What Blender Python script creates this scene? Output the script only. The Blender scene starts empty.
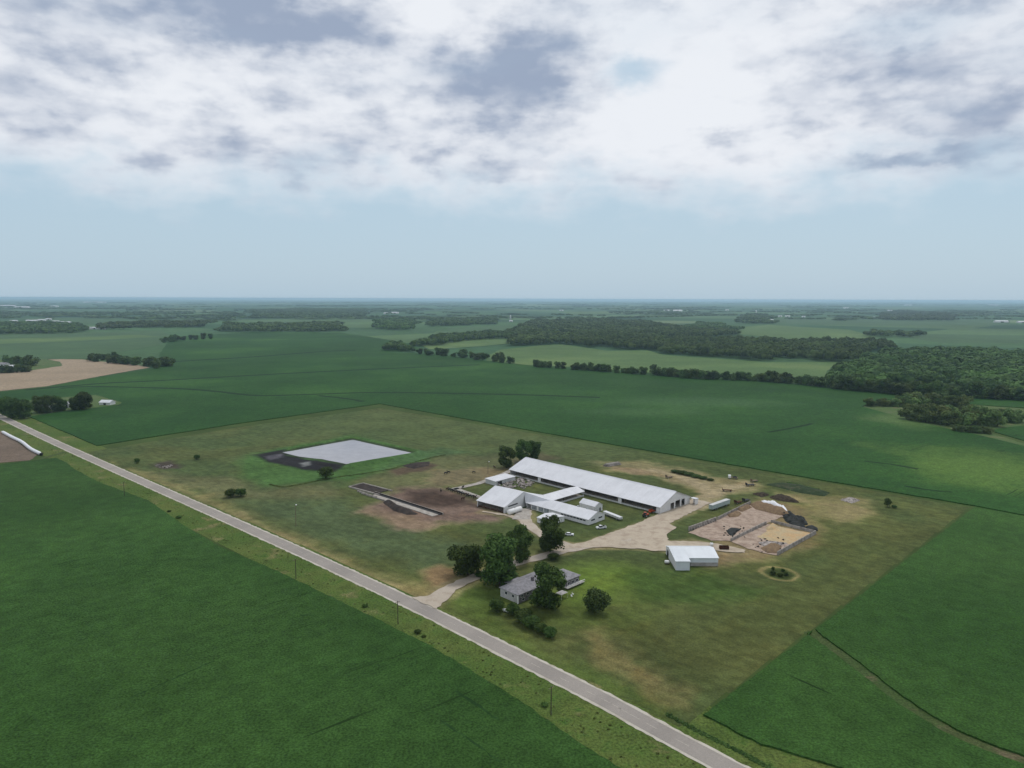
import bpy, math, random
import numpy as np
from mathutils import Vector, Matrix

C = bpy.context.scene.collection
R = math.radians
random.seed(7)
RNG = np.random.default_rng(7)

# look constants
HAZE_D = 5.6e-5; HAZE_C = (.58, .80, 1.0)
SUN_E = 1.5; EXPO = 0.0
SKY_K = 10.0
SKY_WHITE = (.84, .87, .92); SKY_GREY = (.33, .40, .53); SKY_LOW = (.47, .625, .755)
SKY_DARK = [(300, 20, 125, 38, .95), (215, 8, 90, 26, .5), (490, 82, 66, 38, .9), (535, 65, 50, 45, .6), (420, 22, 34, 26, -.5), (885, 62, 62, 26, .6), (40, 52, 40, 16, .45), (100, 66, 42, 18, .5), (25, 102, 36, 20, .45), (75, 14, 90, 22, .35),
            (66, 122, 22, 10, .4), (148, 156, 24, 12, .45), (212, 110, 28, 12, .5), (228, 152, 24, 20, .5), (278, 98, 28, 15, .5), (298, 178, 18, 30, .45), (372, 116, 18, 12, .45), (352, 146, 18, 16, .4), (430, 160, 24, 11, .5), (488, 175, 28, 12, .5), (490, 125, 26, 12, .4),
            (712, 135, 32, 8, .6), (835, 112, 34, 14, .5), (795, 127, 24, 9, .45), (905, 163, 90, 11, .65), (985, 110, 52, 34, .5), (980, 143, 50, 10, .4), (925, 7, 50, 12, .5), (560, 75, 40, 50, .35), (640, 30, 60, 26, -.3), (700, 65, 70, 50, -.3), (660, 130, 70, 26, -.2), (150, 92, 50, 12, -.2), (180, 135, 300, 60, .24), (60, 60, 130, 60, .16), (900, 100, 170, 80, .22), (420, 140, 160, 50, .14)]
SKY_GAP = [(632, 72, 30, 17, .8), (585, 172, 34, 14, .45), (900, 30, 60, 16, .3), (715, 195, 60, 16, .3), (1000, 190, 60, 20, .3)]

# ------------------------------------------------------------------ camera
F = 711.1; PITCH = R(6.83); ROLL = R(0.19); CH = 120.0
_a = math.pi / 2 - PITCH
CM = Matrix.Rotation(_a, 3, 'X') @ Matrix.Rotation(ROLL, 3, 'Z')
cam_d = bpy.data.cameras.new('camera')
cam = bpy.data.objects.new('camera', cam_d); C.objects.link(cam)
cam.matrix_world = Matrix.Translation((0, 0, CH)) @ CM.to_4x4()
cam_d.sensor_width = 36.0; cam_d.lens = 36.0 * F / 1024.0
cam_d.clip_start = 1.0; cam_d.clip_end = 200000.0
bpy.context.scene.camera = cam

def ray(px, py):
    return CM @ Vector(((px - 512) / F, -(py - 384) / F, -1.0))
def P(px, py, z=0.0):
    """ground point (at height z) seen at a pixel of the photograph"""
    d = ray(px, py); t = (z - CH) / d.z
    return Vector((d.x * t, d.y * t, z))
def PP(*pts): return [P(a, b).to_2d() for a, b in pts]
U = Vector((.7245, -.6893)); V = Vector((.6893, .7245))
def UV(u, v): return U * u + V * v

def S(h):
    h = h.lstrip('#'); out = []
    for i in (0, 2, 4):
        c = int(h[i:i + 2], 16) / 255
        out.append(c / 12.92 if c <= .04045 else ((c + .055) / 1.055) ** 2.4)
    return tuple(out)

# ------------------------------------------------------------------ materials
def nt_new(name):
    m = bpy.data.materials.new(name); m.use_nodes = True
    nt = m.node_tree; b = nt.nodes['Principled BSDF']
    b.inputs['Specular IOR Level'].default_value = .25
    return m, nt, b
def N(nt, t, **kw):
    n = nt.nodes.new(t)
    for k, v in kw.items():
        if k in n.inputs: n.inputs[k].default_value = v
        else: setattr(n, k, v)
    return n
def noise(nt, vec, size, detail=3, rough=.55, stretch=None, rot=0.0, loc=(0, 0, 0)):
    mp = N(nt, 'ShaderNodeMapping')
    s = stretch or (1, 1, 1)
    mp.inputs['Scale'].default_value = (s[0] / size, s[1] / size, s[2] / size)
    mp.inputs['Location'].default_value = loc
    if rot:
        r = N(nt, 'ShaderNodeMapping'); r.inputs['Rotation'].default_value = (0, 0, rot)
        nt.links.new(vec, r.inputs['Vector']); vec = r.outputs['Vector']
    nt.links.new(vec, mp.inputs['Vector'])
    n = N(nt, 'ShaderNodeTexNoise'); n.inputs['Scale'].default_value = 1.0
    n.inputs['Detail'].default_value = detail; n.inputs['Roughness'].default_value = rough
    nt.links.new(mp.outputs['Vector'], n.inputs['Vector'])
    return n.outputs['Fac']
def ramp(nt, fac, lo, hi, a=0.0, b=1.0):
    n = N(nt, 'ShaderNodeMapRange'); n.interpolation_type = 'SMOOTHSTEP'
    n.inputs['From Min'].default_value = lo; n.inputs['From Max'].default_value = hi
    n.inputs['To Min'].default_value = a; n.inputs['To Max'].default_value = b
    nt.links.new(fac, n.inputs['Value']); return n.outputs['Result']
def mixc(nt, fac, a, b, mode='MIX'):
    n = N(nt, 'ShaderNodeMix', data_type='RGBA', blend_type=mode)
    def put(sock, v):
        if isinstance(v, (tuple, list)): sock.default_value = (*v[:3], 1)
        elif isinstance(v, float): sock.default_value = (v, v, v, 1)
        else: nt.links.new(v, sock)
    if isinstance(fac, (int, float)): n.inputs[0].default_value = fac
    else: nt.links.new(fac, n.inputs[0])
    put(n.inputs[6], a); put(n.inputs[7], b)
    return n.outputs[2]
def scale_col(nt, col, fac):
    n = N(nt, 'ShaderNodeVectorMath', operation='SCALE')
    nt.links.new(col, n.inputs[0]); nt.links.new(fac, n.inputs['Scale']); return n.outputs[0]
def bump(nt, b, fac, strength=.4, dist=.3):
    n = N(nt, 'ShaderNodeBump'); n.inputs['Strength'].default_value = strength; n.inputs['Distance'].default_value = dist
    nt.links.new(fac, n.inputs['Height']); nt.links.new(n.outputs['Normal'], b.inputs['Normal'])

def simple(name, col, rough=.7, var=.18, size=1.5, col2=None, metal=0.0, bumpy=0.0, spec=.3, stretch=None):
    m, nt, b = nt_new(name)
    tc = N(nt, 'ShaderNodeTexCoord').outputs['Object']
    n1 = noise(nt, tc, size, 5, .6, stretch)
    n2 = noise(nt, tc, size * .17, 3, .6, stretch)
    c2 = col2 or tuple(min(1, x * (1 - var * 1.6)) for x in col)
    f = ramp(nt, n1, .35, .68)
    c = mixc(nt, f, col, c2)
    c = scale_col(nt, c, ramp(nt, n2, .25, .75, 1 - var * .5, 1 + var * .35))
    nt.links.new(c, b.inputs['Base Color'])
    b.inputs['Roughness'].default_value = rough; b.inputs['Metallic'].default_value = metal
    b.inputs['Specular IOR Level'].default_value = spec if rough < .84 else .06
    if bumpy: bump(nt, b, n2, bumpy, .05)
    return m

def metal_sheet(name, col, rough=.45, streak=.12):
    """painted profiled steel: ribs, faint weather streaks running down the slope"""
    m, nt, b = nt_new(name)
    tc = N(nt, 'ShaderNodeTexCoord').outputs['Object']
    st = noise(nt, tc, 1.0, 4, .6, (1.0, .08, .08))
    big = noise(nt, tc, 7.0, 4, .6)
    w = N(nt, 'ShaderNodeTexWave', wave_type='BANDS', bands_direction='X')
    w.inputs['Scale'].default_value = .9
    nt.links.new(tc, w.inputs['Vector'])
    c = scale_col(nt, mixc(nt, ramp(nt, big, .35, .7), col, tuple(x * .9 for x in col)), ramp(nt, st, .3, .75, 1.02, 1 - streak))
    nt.links.new(c, b.inputs['Base Color']); b.inputs['Roughness'].default_value = rough
    b.inputs['Specular IOR Level'].default_value = .35
    bump(nt, b, w.outputs['Fac'], .15, .03)
    return m

def world_pos(nt): return N(nt, 'ShaderNodeNewGeometry').outputs['Position']

def crop(name, dark, light, row_rot=0.82, contrast=1.0, yellow=None, streaks=True, fine=.7, patches=()):
    m, nt, b = nt_new(name)
    pos = world_pos(nt)
    n_f = noise(nt, pos, fine, 3, .7)
    n_m = noise(nt, pos, 6, 5, .66, (1, .8, 1), row_rot)
    n_r = noise(nt, pos, 1.1, 3, .6, (1, .05, 1), row_rot)
    n_l = noise(nt, pos, 70, 4, .6)
    n_x = noise(nt, pos, 260, 3, .55, None, 0, (3.1, 7.7, 0))
    f = ramp(nt, n_l, .3, .72)
    c = mixc(nt, f, dark, light)
    if yellow: c = mixc(nt, ramp(nt, n_x, .52, .74), c, yellow)
    for (cx, cy), ru, rv, pcol, amt in patches:      # lighter stands of crop, fixed on the ground
        s_ = N(nt, 'ShaderNodeVectorMath', operation='SUBTRACT'); nt.links.new(pos, s_.inputs[0]); s_.inputs[1].default_value = (cx, cy, 0)
        rt = N(nt, 'ShaderNodeMapping'); rt.inputs['Scale'].default_value = (1 / ru, 1 / rv, 0); nt.links.new(s_.outputs[0], rt.inputs['Vector'])
        l_ = N(nt, 'ShaderNodeVectorMath', operation='LENGTH'); nt.links.new(rt.outputs[0], l_.inputs[0])
        ad = N(nt, 'ShaderNodeMath', operation='ADD'); nt.links.new(l_.outputs['Value'], ad.inputs[0]); nt.links.new(ramp(nt, n_l, .2, .8, -.45, .45), ad.inputs[1])
        c = mixc(nt, ramp(nt, ad.outputs[0], .25, 1.15, amt, 0.0), c, pcol)
    for n_, amt in ((n_f, .46), (n_m, .20), (n_r, .06), (n_x, .20)):
        c = scale_col(nt, c, ramp(nt, n_, .28, .72, 1 - amt * contrast, 1 + amt * contrast))
    if streaks:
        n_s = noise(nt, pos, 2.2, 2, .5, (1, .035, 1), row_rot + .06, (11, 2, 0))
        n_k = noise(nt, pos, 55, 2, .5, None, 0, (5, 1, 2))
        k = N(nt, 'ShaderNodeMath', operation='MULTIPLY')
        nt.links.new(ramp(nt, n_s, .66, .74), k.inputs[0]); nt.links.new(ramp(nt, n_k, .48, .6), k.inputs[1])
        c = mixc(nt, k.outputs[0], c, tuple(x * .45 for x in dark))
    nt.links.new(c, b.inputs['Base Color']); b.inputs['Roughness'].default_value = .75
    b.inputs['Specular IOR Level'].default_value = .03
    bump(nt, b, n_f, .55, .35)
    return m

def grassy(name, a, b_, c_, contrast=1.0, dry=None):
    m, nt, b = nt_new(name)
    pos = world_pos(nt)
    n_f = noise(nt, pos, .8, 4, .7); n_m = noise(nt, pos, 6, 5, .65); n_l = noise(nt, pos, 38, 4, .6)
    c = mixc(nt, ramp(nt, n_l, .35, .65), a, b_)
    c = mixc(nt, ramp(nt, n_m, .48, .72), c, c_)
    if dry: c = mixc(nt, ramp(nt, noise(nt, pos, 17, 5, .65, None, 0, (2, 5, 0)), .55, .68), c, dry)
    c = scale_col(nt, c, ramp(nt, n_f, .25, .75, 1 - .33 * contrast, 1 + .33 * contrast))
    c = scale_col(nt, c, ramp(nt, n_m, .25, .75, 1 - .2 * contrast, 1 + .15 * contrast))
    nt.links.new(c, b.inputs['Base Color']); b.inputs['Roughness'].default_value = .85
    b.inputs['Specular IOR Level'].default_value = .04
    bump(nt, b, n_f, .5, .25)
    return m

def leafy(name, dark, light, far=False):
    m, nt, b = nt_new(name)
    oi = N(nt, 'ShaderNodeObjectInfo').outputs['Random']
    pos = world_pos(nt)
    n = noise(nt, pos, 1.6, 3, .6); n2 = noise(nt, pos, 26, 3, .6)
    c = mixc(nt, ramp(nt, n, .3, .7), dark, light)
    if far:
        n3 = noise(nt, pos, 11, 1, .4); n4 = noise(nt, pos, 70, 3, .6, None, 0, (4, 4, 1))
        c = mixc(nt, ramp(nt, n3, .40, .62, 0, .85), c, (light[0] * 1.5, light[1] * 1.35, light[2] * 1.2))
        c = mixc(nt, ramp(nt, n4, .48, .66, 0, .8), c, (light[0] * 1.6, light[1] * 1.6, light[2] * 1.3))
    hs = N(nt, 'ShaderNodeHueSaturation')
    mr = ramp(nt, oi, 0, 1, .478, .515); nt.links.new(mr, hs.inputs['Hue'])
    v = N(nt, 'ShaderNodeMath', operation='MULTIPLY')
    nt.links.new(ramp(nt, oi, 0, 1, .82, 1.2), v.inputs[0]); nt.links.new(ramp(nt, n2, .3, .7, .75, 1.3), v.inputs[1])
    nt.links.new(v.outputs[0], hs.inputs['Value']); nt.links.new(c, hs.inputs['Color'])
    nt.links.new(hs.outputs[0], b.inputs['Base Color']); b.inputs['Roughness'].default_value = .7
    b.inputs['Specular IOR Level'].default_value = .06
    tr = N(nt, 'ShaderNodeBsdfTranslucent'); nt.links.new(hs.outputs[0], tr.inputs['Color'])
    mx = N(nt, 'ShaderNodeMixShader'); mx.inputs[0].default_value = .22
    out = nt.nodes['Material Output']
    nt.links.new(b.outputs[0], mx.inputs[1]); nt.links.new(tr.outputs[0], mx.inputs[2]); nt.links.new(mx.outputs[0], out.inputs['Surface'])
    return m

M = {}
M['roof'] = metal_sheet('white_steel_roof', (.62, .625, .65), .5, .05)
M['wall'] = metal_sheet('white_steel_wall', (.70, .70, .70), .5, .12)
M['wall_old'] = metal_sheet('weathered_white_wall', (.55, .56, .55), .6, .3)
M['shed_roof'] = metal_sheet('pale_blue_white_roof', (.62, .655, .685), .45, .05)
M['translucent'] = simple('fibreglass_panel', (.30, .33, .35), .5, .25, 2)
M['tan_band'] = simple('weathered_tan_siding', (.36, .34, .32), .7, .2, 2)
M['dark'] = simple('dark_interior', (.03, .03, .032), .8)
M['concrete'] = simple('old_concrete', (.40, .37, .33), .9, .3, 3.0, (.28, .25, .22), bumpy=.3)
M['concrete_wall'] = simple('precast_concrete', (.36, .33, .30), .9, .3, 2.0, (.20, .18, .16), bumpy=.3)
M['shingle'] = simple('grey_shingles', (.29, .28, .295), .9, .2, 1.2, bumpy=.3)
M['siding'] = simple('pale_house_siding', (.47, .46, .45), .7, .12, 2)
M['stone'] = simple('grey_brown_stone_facing', (.20, .18, .19), .9, .35, .8, bumpy=.4)
M['glass'] = simple('window_glass', (.03, .035, .045), .12, .1, 2, spec=.6)
M['trim'] = simple('white_trim', (.78, .78, .76), .5, .08)
M['wood'] = simple('weathered_wood', (.22, .17, .12), .9, .3, .8, bumpy=.3)
M['deck'] = simple('grey_deck_boards', (.42, .40, .38), .8, .2, 1, bumpy=.2)
M['bark'] = simple('bark', (.09, .075, .06), .95, .3, .5, bumpy=.5)
M['rust'] = simple('rusty_steel', (.085, .035, .022), .85, .35, .8, (.04, .02, .016))
M['steel'] = simple('galvanised_steel', (.38, .40, .41), .4, .15, 1.5, metal=.4)
M['tyre'] = simple('black_rubber', (.02, .02, .021), .8, .2, .5)
M['plastic'] = simple('black_plastic_cover', (.014, .017, .016), .6, .3, 1.5, spec=.12)
M['tarp'] = simple('white_plastic_film', (.78, .78, .80), .35, .1, 1.2, bumpy=.3)
M['car_white'] = simple('white_car_paint', (.76, .77, .78), .25, .04, 2, spec=.5)
M['car_red'] = simple('orange_red_paint', (.42, .07, .025), .4, .15, 1)
M['feed'] = simple('brown_silage', (.17, .115, .075), .95, .35, 1.2, (.24, .17, .10), bumpy=.6)
M['silage_tan'] = simple('tan_silage_floor', (.42, .34, .21), .95, .3, 5, (.47, .32, .17), bumpy=.3)
M['slab_pink'] = simple('stained_concrete_pad', (.40, .315, .25), .95, .35, 4, (.27, .20, .155), bumpy=.3)
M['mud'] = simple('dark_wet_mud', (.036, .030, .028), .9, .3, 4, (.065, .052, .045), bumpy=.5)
M['grey_mud'] = simple('black_grey_lagoon_bank', (.06, .058, .063), .7, .45, 5, (.15, .145, .155), bumpy=.5)
M['rubble'] = simple('broken_concrete_rubble', (.40, .36, .33), .9, .5, 1.5, (.13, .11, .10), bumpy=.5)
M['grey_green'] = simple('pale_green_grey_trailer', (.38, .45, .43), .5, .15, 1.5)
M['hide_black'] = simple('black_hide', (.016, .014, .013), .7, .2, .5)
M['hide_brown'] = simple('red_brown_hide', (.055, .022, .013), .7, .25, .5)
M['lamp'] = simple('lamp_housing', (.75, .76, .76), .4, .05)
M['blue_flower'] = simple('old_brush', (.07, .055, .04), .95, .4, 1)
M['leaf'] = leafy('tree_leaves', (.028, .056, .014), (.082, .132, .034))
M['leaf_far'] = leafy('wood_leaves', (.018, .040, .015), (.060, .102, .034), True)
M['leaf_thicket'] = leafy('thicket_leaves', (.048, .082, .028), (.095, .142, .052), True)
M['leaf_light'] = leafy('light_leaves', (.040, .070, .022), (.085, .125, .040))
M['weed'] = leafy('weed_leaves', (.050, .085, .020), (.095, .135, .036))
M['tuft'] = leafy('verge_grass_tufts', (.095, .130, .030), (.16, .180, .060))

PT = lambda a, b_: tuple(P(a, b_).to_2d())
M['bean'] = crop('soybean_canopy', (.027, .068, .0145), (.038, .087, .0195), yellow=(.048, .102, .021))
M['bean_far'] = crop('soybean_canopy_far', (.018, .060, .0125), (.027, .077, .016), .82, .75, (.038, .094, .018), fine=1.2,
    patches=((PT(980, 466), 70, 85, (.085, .150, .030), .85), (PT(690, 402), 120, 60, (.046, .098, .035), .6), (PT(905, 421), 45, 60, (.090, .140, .045), .7), (PT(645, 412), 90, 40, (.042, .090, .032), .5)))
M['bean_right'] = crop('corn_canopy', (.027, .069, .0145), (.038, .088, .019), -.75, .9, (.050, .104, .021))
M['hay'] = crop('hay_field_green', (.075, .130, .046), (.092, .150, .052), .3, .5, (.115, .165, .058), False, 2)
M['hay_dull'] = crop('dull_green_field', (.052, .100, .044), (.066, .118, .050), .5, .5, None, False, 2)
M['tilled'] = crop('stubble_field', (.27, .21, .145), (.31, .24, .165), .3, .45, None, False, 3)
M['tilled_dark'] = crop('brown_soil_strip', (.145, .11, .082), (.19, .145, .11), .82, .6, None, False, 1.5)
M['strip'] = grassy('dark_field_strip', (.009, .026, .011), (.011, .030, .012), (.016, .036, .014))
M['gap'] = grassy('thin_crop_gap', (.016, .044, .012), (.020, .050, .014), (.024, .058, .016))
M['mound'] = grassy('weedy_mound_earth', (.035, .055, .026), (.050, .060, .034), (.075, .070, .045))
M['verge'] = grassy('verge_grass', (.070, .112, .026), (.105, .135, .036), (.042, .082, .017), 1.5, (.150, .145, .06))
M['clearing'] = grassy('rough_clearing_grass', (.075, .122, .040), (.092, .130, .048), (.060, .105, .034), 1, (.15, .14, .075))
M['waterway'] = grassy('waterway_grass', (.050, .085, .026), (.070, .092, .034), (.03, .055, .016), 1.3, (.12, .105, .06))

def road_mat():
    m, nt, b = nt_new('worn_asphalt')
    pos = world_pos(nt)
    n1 = noise(nt, pos, .5, 4, .7); n2 = noise(nt, pos, 14, 4, .6, (1, .12, 1), .758)
    c = mixc(nt, ramp(nt, n2, .35, .65), (.30, .27, .24), (.255, .23, .205))
    c = scale_col(nt, c, ramp(nt, n1, .2, .8, .86, 1.1))
    nt.links.new(c, b.inputs['Base Color']); b.inputs['Roughness'].default_value = .9
    return m
M['road'] = road_mat()
def gravel_mat(name, a, b_, c_):
    m, nt, b = nt_new(name)
    pos = world_pos(nt)
    n1 = noise(nt, pos, .4, 4, .7); n2 = noise(nt, pos, 5, 5, .65); n3 = noise(nt, pos, 22, 3, .6)
    c = mixc(nt, ramp(nt, n3, .35, .65), a, b_)
    c = mixc(nt, ramp(nt, n2, .44, .68), c, c_)
    c = scale_col(nt, c, ramp(nt, n1, .2, .8, .84, 1.12))
    nt.links.new(c, b.inputs['Base Color']); b.inputs['Roughness'].default_value = .95
    bump(nt, b, n1, .3, .05)
    return m
M['shoulder'] = gravel_mat('shoulder_gravel', (.50, .465, .40), (.46, .425, .36), (.38, .345, .28))
M['gravel'] = gravel_mat('yard_gravel', (.45, .38, .29), (.41, .345, .265), (.33, .265, .20))
M['drive'] = gravel_mat('drive_gravel', (.45, .39, .32), (.42, .36, .29), (.36, .30, .235))
M['line'] = simple('worn_pale_road_paint', (.50, .46, .38), .8, .4, .6, (.30, .27, .24))

def ground_mat():
    """far country: quarter-section patchwork of crops, kept world-fixed"""
    m, nt, b = nt_new('far_farmland')
    pos = world_pos(nt)
    rot = N(nt, 'ShaderNodeMapping'); rot.inputs['Rotation'].default_value = (0, 0, .76)
    nt.links.new(pos, rot.inputs['Vector'])
    v = N(nt, 'ShaderNodeTexVoronoi', distance='CHEBYCHEV'); v.inputs['Scale'].default_value = 1 / 620.0
    v.inputs['Randomness'].default_value = .55
    nt.links.new(rot.outputs[0], v.inputs['Vector'])
    sep = N(nt, 'ShaderNodeSeparateColor'); nt.links.new(v.outputs['Color'], sep.inputs[0])
    cr = N(nt, 'ShaderNodeValToRGB'); cr.color_ramp.interpolation = 'CONSTANT'
    el = cr.color_ramp.elements
    cols = [(0, (.045, .098, .045)), (.22, (.060, .118, .050)), (.42, (.038, .085, .040)), (.6, (.085, .145, .062)), (.74, (.052, .105, .046)), (.9, (.12, .165, .08))]
    el[0].color = (*cols[0][1], 1); el[1].position = cols[1][0]; el[1].color = (*cols[1][1], 1)
    for p_, c_ in cols[2:]:
        e = el.new(p_); e.color = (*c_, 1)
    nt.links.new(sep.outputs[0], cr.inputs['Fac'])
    d = N(nt, 'ShaderNodeVectorMath', operation='LENGTH'); nt.links.new(pos, d.inputs[0])
    near = ramp(nt, d.outputs['Value'], 900, 1500)
    n1 = noise(nt, pos, 30, 5, .6); n2 = noise(nt, pos, 900, 3, .6)
    c = mixc(nt, near, (.055, .085, .024), cr.outputs['Color'])
    c = scale_col(nt, c, ramp(nt, n1, .25, .75, .8, 1.2))
    c = scale_col(nt, c, ramp(nt, n2, .25, .75, .75, 1.25))
    nt.links.new(c, b.inputs['Base Color']); b.inputs['Roughness'].default_value = .85
    b.inputs['Specular IOR Level'].default_value = .03
    return m
M['ground'] = ground_mat()

def pasture_mat():
    m, nt, b = nt_new('pasture_ground')
    at = N(nt, 'ShaderNodeAttribute', attribute_name='cover'); pos = world_pos(nt)
    n1 = noise(nt, pos, .7, 4, .7); n2 = noise(nt, pos, 5, 5, .65); n3 = noise(nt, pos, 30, 4, .6)
    c = at.outputs['Color']
    n4 = noise(nt, pos, 3.2, 4, .65, (.22, 1, 1), .76, (7, 3, 0))
    c = scale_col(nt, c, ramp(nt, n1, .25, .75, .72, 1.28))
    c = scale_col(nt, c, ramp(nt, n2, .25, .75, .74, 1.26))
    c = scale_col(nt, c, ramp(nt, n3, .25, .75, .82, 1.18))
    c = scale_col(nt, c, ramp(nt, n4, .28, .72, .84, 1.16))
    dry = mixc(nt, 1.0, c, (1.14, 1.05, .97), 'MULTIPLY')
    c = mixc(nt, ramp(nt, noise(nt, pos, 11, 5, .7, (1, .5, 1), .8, (4, 9, 1)), .5, .72), c, dry)
    nt.links.new(c, b.inputs['Base Color']); b.inputs['Roughness'].default_value = .9
    b.inputs['Specular IOR Level'].default_value = .04
    bump(nt, b, n1, .45, .2)
    return m
M['pasture'] = pasture_mat()
def water_mat():
    m, nt, b = nt_new('milky_lagoon_water')
    pos = world_pos(nt); n = noise(nt, pos, 9, 4, .6); n2 = noise(nt, pos, 1.6, 3, .6)
    c = mixc(nt, ramp(nt, n, .3, .7), (.24, .242, .262), (.28, .28, .30))
    nt.links.new(c, b.inputs['Base Color']); b.inputs['Roughness'].default_value = .07
    b.inputs['IOR'].default_value = 1.33; b.inputs['Specular IOR Level'].default_value = .5
    bump(nt, b, n2, .04, .03)
    return m
M['water'] = water_mat()

# ------------------------------------------------------------------ mesh building
class MB:
    def __init__(s): s.v = []; s.f = []
    def add(s, vs, fs):
        o = len(s.v); s.v += [tuple(v) for v in vs]; s.f += [tuple(i + o for i in f) for f in fs]
    def box(s, c, d, rz=0.0, ry=0.0, rx=0.0):
        m = Matrix.Translation(c) @ Matrix.Rotation(rz, 4, 'Z') @ Matrix.Rotation(ry, 4, 'Y') @ Matrix.Rotation(rx, 4, 'X')
        vs = [m @ Vector((x * d[0] / 2, y * d[1] / 2, z * d[2] / 2)) for x in (-1, 1) for y in (-1, 1) for z in (-1, 1)]
        s.add(vs, [(0, 1, 3, 2), (4, 6, 7, 5), (0, 4, 5, 1), (2, 3, 7, 6), (0, 2, 6, 4), (1, 5, 7, 3)])
    def bx(s, x0, x1, y0, y1, z0, z1): s.box(((x0 + x1) / 2, (y0 + y1) / 2, (z0 + z1) / 2), (x1 - x0, y1 - y0, z1 - z0))
    def prism(s, poly, z0, z1):
        """vertical prism over a ground outline"""
        n = len(poly)
        s.add([(p[0], p[1], z0) for p in poly] + [(p[0], p[1], z1) for p in poly],
              [tuple(range(n, 2 * n)), tuple(range(n - 1, -1, -1))] + [(i, (i + 1) % n, n + (i + 1) % n, n + i) for i in range(n)])
    def ext(s, prof, a, b, axis='x'):
        """profile of (other, z) points extruded along an axis"""
        n = len(prof); f = (lambda t, p: (t, p[0], p[1])) if axis == 'x' else (lambda t, p: (p[0], t, p[1]))
        s.add([f(a, p) for p in prof] + [f(b, p) for p in prof],
              [tuple(range(n)), tuple(range(2 * n - 1, n - 1, -1))] + [(i, n + i, n + (i + 1) % n, (i + 1) % n) for i in range(n)])
    def tube(s, pts, rad, n=8):
        rings = []; pts = [Vector(p) for p in pts]
        for i, p in enumerate(pts):
            d = (pts[min(i + 1, len(pts) - 1)] - pts[max(i - 1, 0)]).normalized()
            a = d.cross(Vector((0, 0, 1)));
            if a.length < .05: a = Vector((1, 0, 0))
            a.normalize(); b_ = d.cross(a).normalized()
            r = rad[i] if isinstance(rad, (list, tuple)) else rad
            rings.append([p + (a * math.cos(t) + b_ * math.sin(t)) * r for t in [2 * math.pi * k / n for k in range(n)]])
        o = len(s.v); s.v += [tuple(v) for r_ in rings for v in r_]
        for i in range(len(pts) - 1):
            for k in range(n):
                s.f.append((o + i * n + k, o + i * n + (k + 1) % n, o + (i + 1) * n + (k + 1) % n, o + (i + 1) * n + k))
        s.f.append(tuple(o + k for k in range(n - 1, -1, -1))); s.f.append(tuple(o + (len(pts) - 1) * n + k for k in range(n)))
    def blob(s, c, r, seg=10, rings=6, jit=.15, flat=0.0):
        c = Vector(c); o = len(s.v)
        for i in range(rings + 1):
            th = math.pi * i / rings
            for k in range(seg):
                ph = 2 * math.pi * k / seg; q = 1 + random.uniform(-jit, jit)
                z = math.cos(th) * r[2] * q
                s.v.append((c.x + math.sin(th) * math.cos(ph) * r[0] * q, c.y + math.sin(th) * math.sin(ph) * r[1] * q, max(c.z + z, flat)))
        for i in range(rings):
            for k in range(seg):
                s.f.append((o + i * seg + k, o + (i + 1) * seg + k, o + (i + 1) * seg + (k + 1) % seg, o + i * seg + (k + 1) % seg))
    def mesh(s, name, mat, smooth=False):
        me = bpy.data.meshes.new(name); me.from_pydata(s.v, [], s.f); me.update()
        if mat: me.materials.append(M[mat] if isinstance(mat, str) else mat)
        if smooth:
            me.polygons.foreach_set('use_smooth', [True] * len(me.polygons))
        return me
    def build(s, name, mat, parent=None, smooth=False):
        o = bpy.data.objects.new(name, s.mesh(name, mat, smooth)); C.objects.link(o)
        if parent: o.parent = parent
        return o
def tag(o, label=None, cat=None, group=None, kind=None):
    if label: o['label'] = label
    if cat: o['category'] = cat
    if group: o['group'] = group
    if kind: o['kind'] = kind
    return o
def thing(name, label, cat, loc=(0, 0, 0), rz=0.0, group=None):
    o = bpy.data.objects.new(name, None); C.objects.link(o); o.empty_display_size = .1
    o.location = loc; o.rotation_euler = (0, 0, rz)
    return tag(o, label, cat, group)
def copy_tree(o, parent=None):
    c = o.copy(); C.objects.link(c)
    if parent: c.parent = parent
    for ch in o.children: copy_tree(ch, c)
    return c
def mesh_quads(name, Q, mat):
    """Q: (n,4,3) array of loose leaf quads -> mesh"""
    n = len(Q); me = bpy.data.meshes.new(name)
    me.vertices.add(n * 4); me.vertices.foreach_set('co', Q.astype(np.float32).ravel())
    me.loops.add(n * 4); me.loops.foreach_set('vertex_index', np.arange(n * 4, dtype=np.int32))
    me.polygons.add(n); me.polygons.foreach_set('loop_start', np.arange(n, dtype=np.int32) * 4)
    me.update(calc_edges=True); me.materials.append(M[mat]); return me

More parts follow.
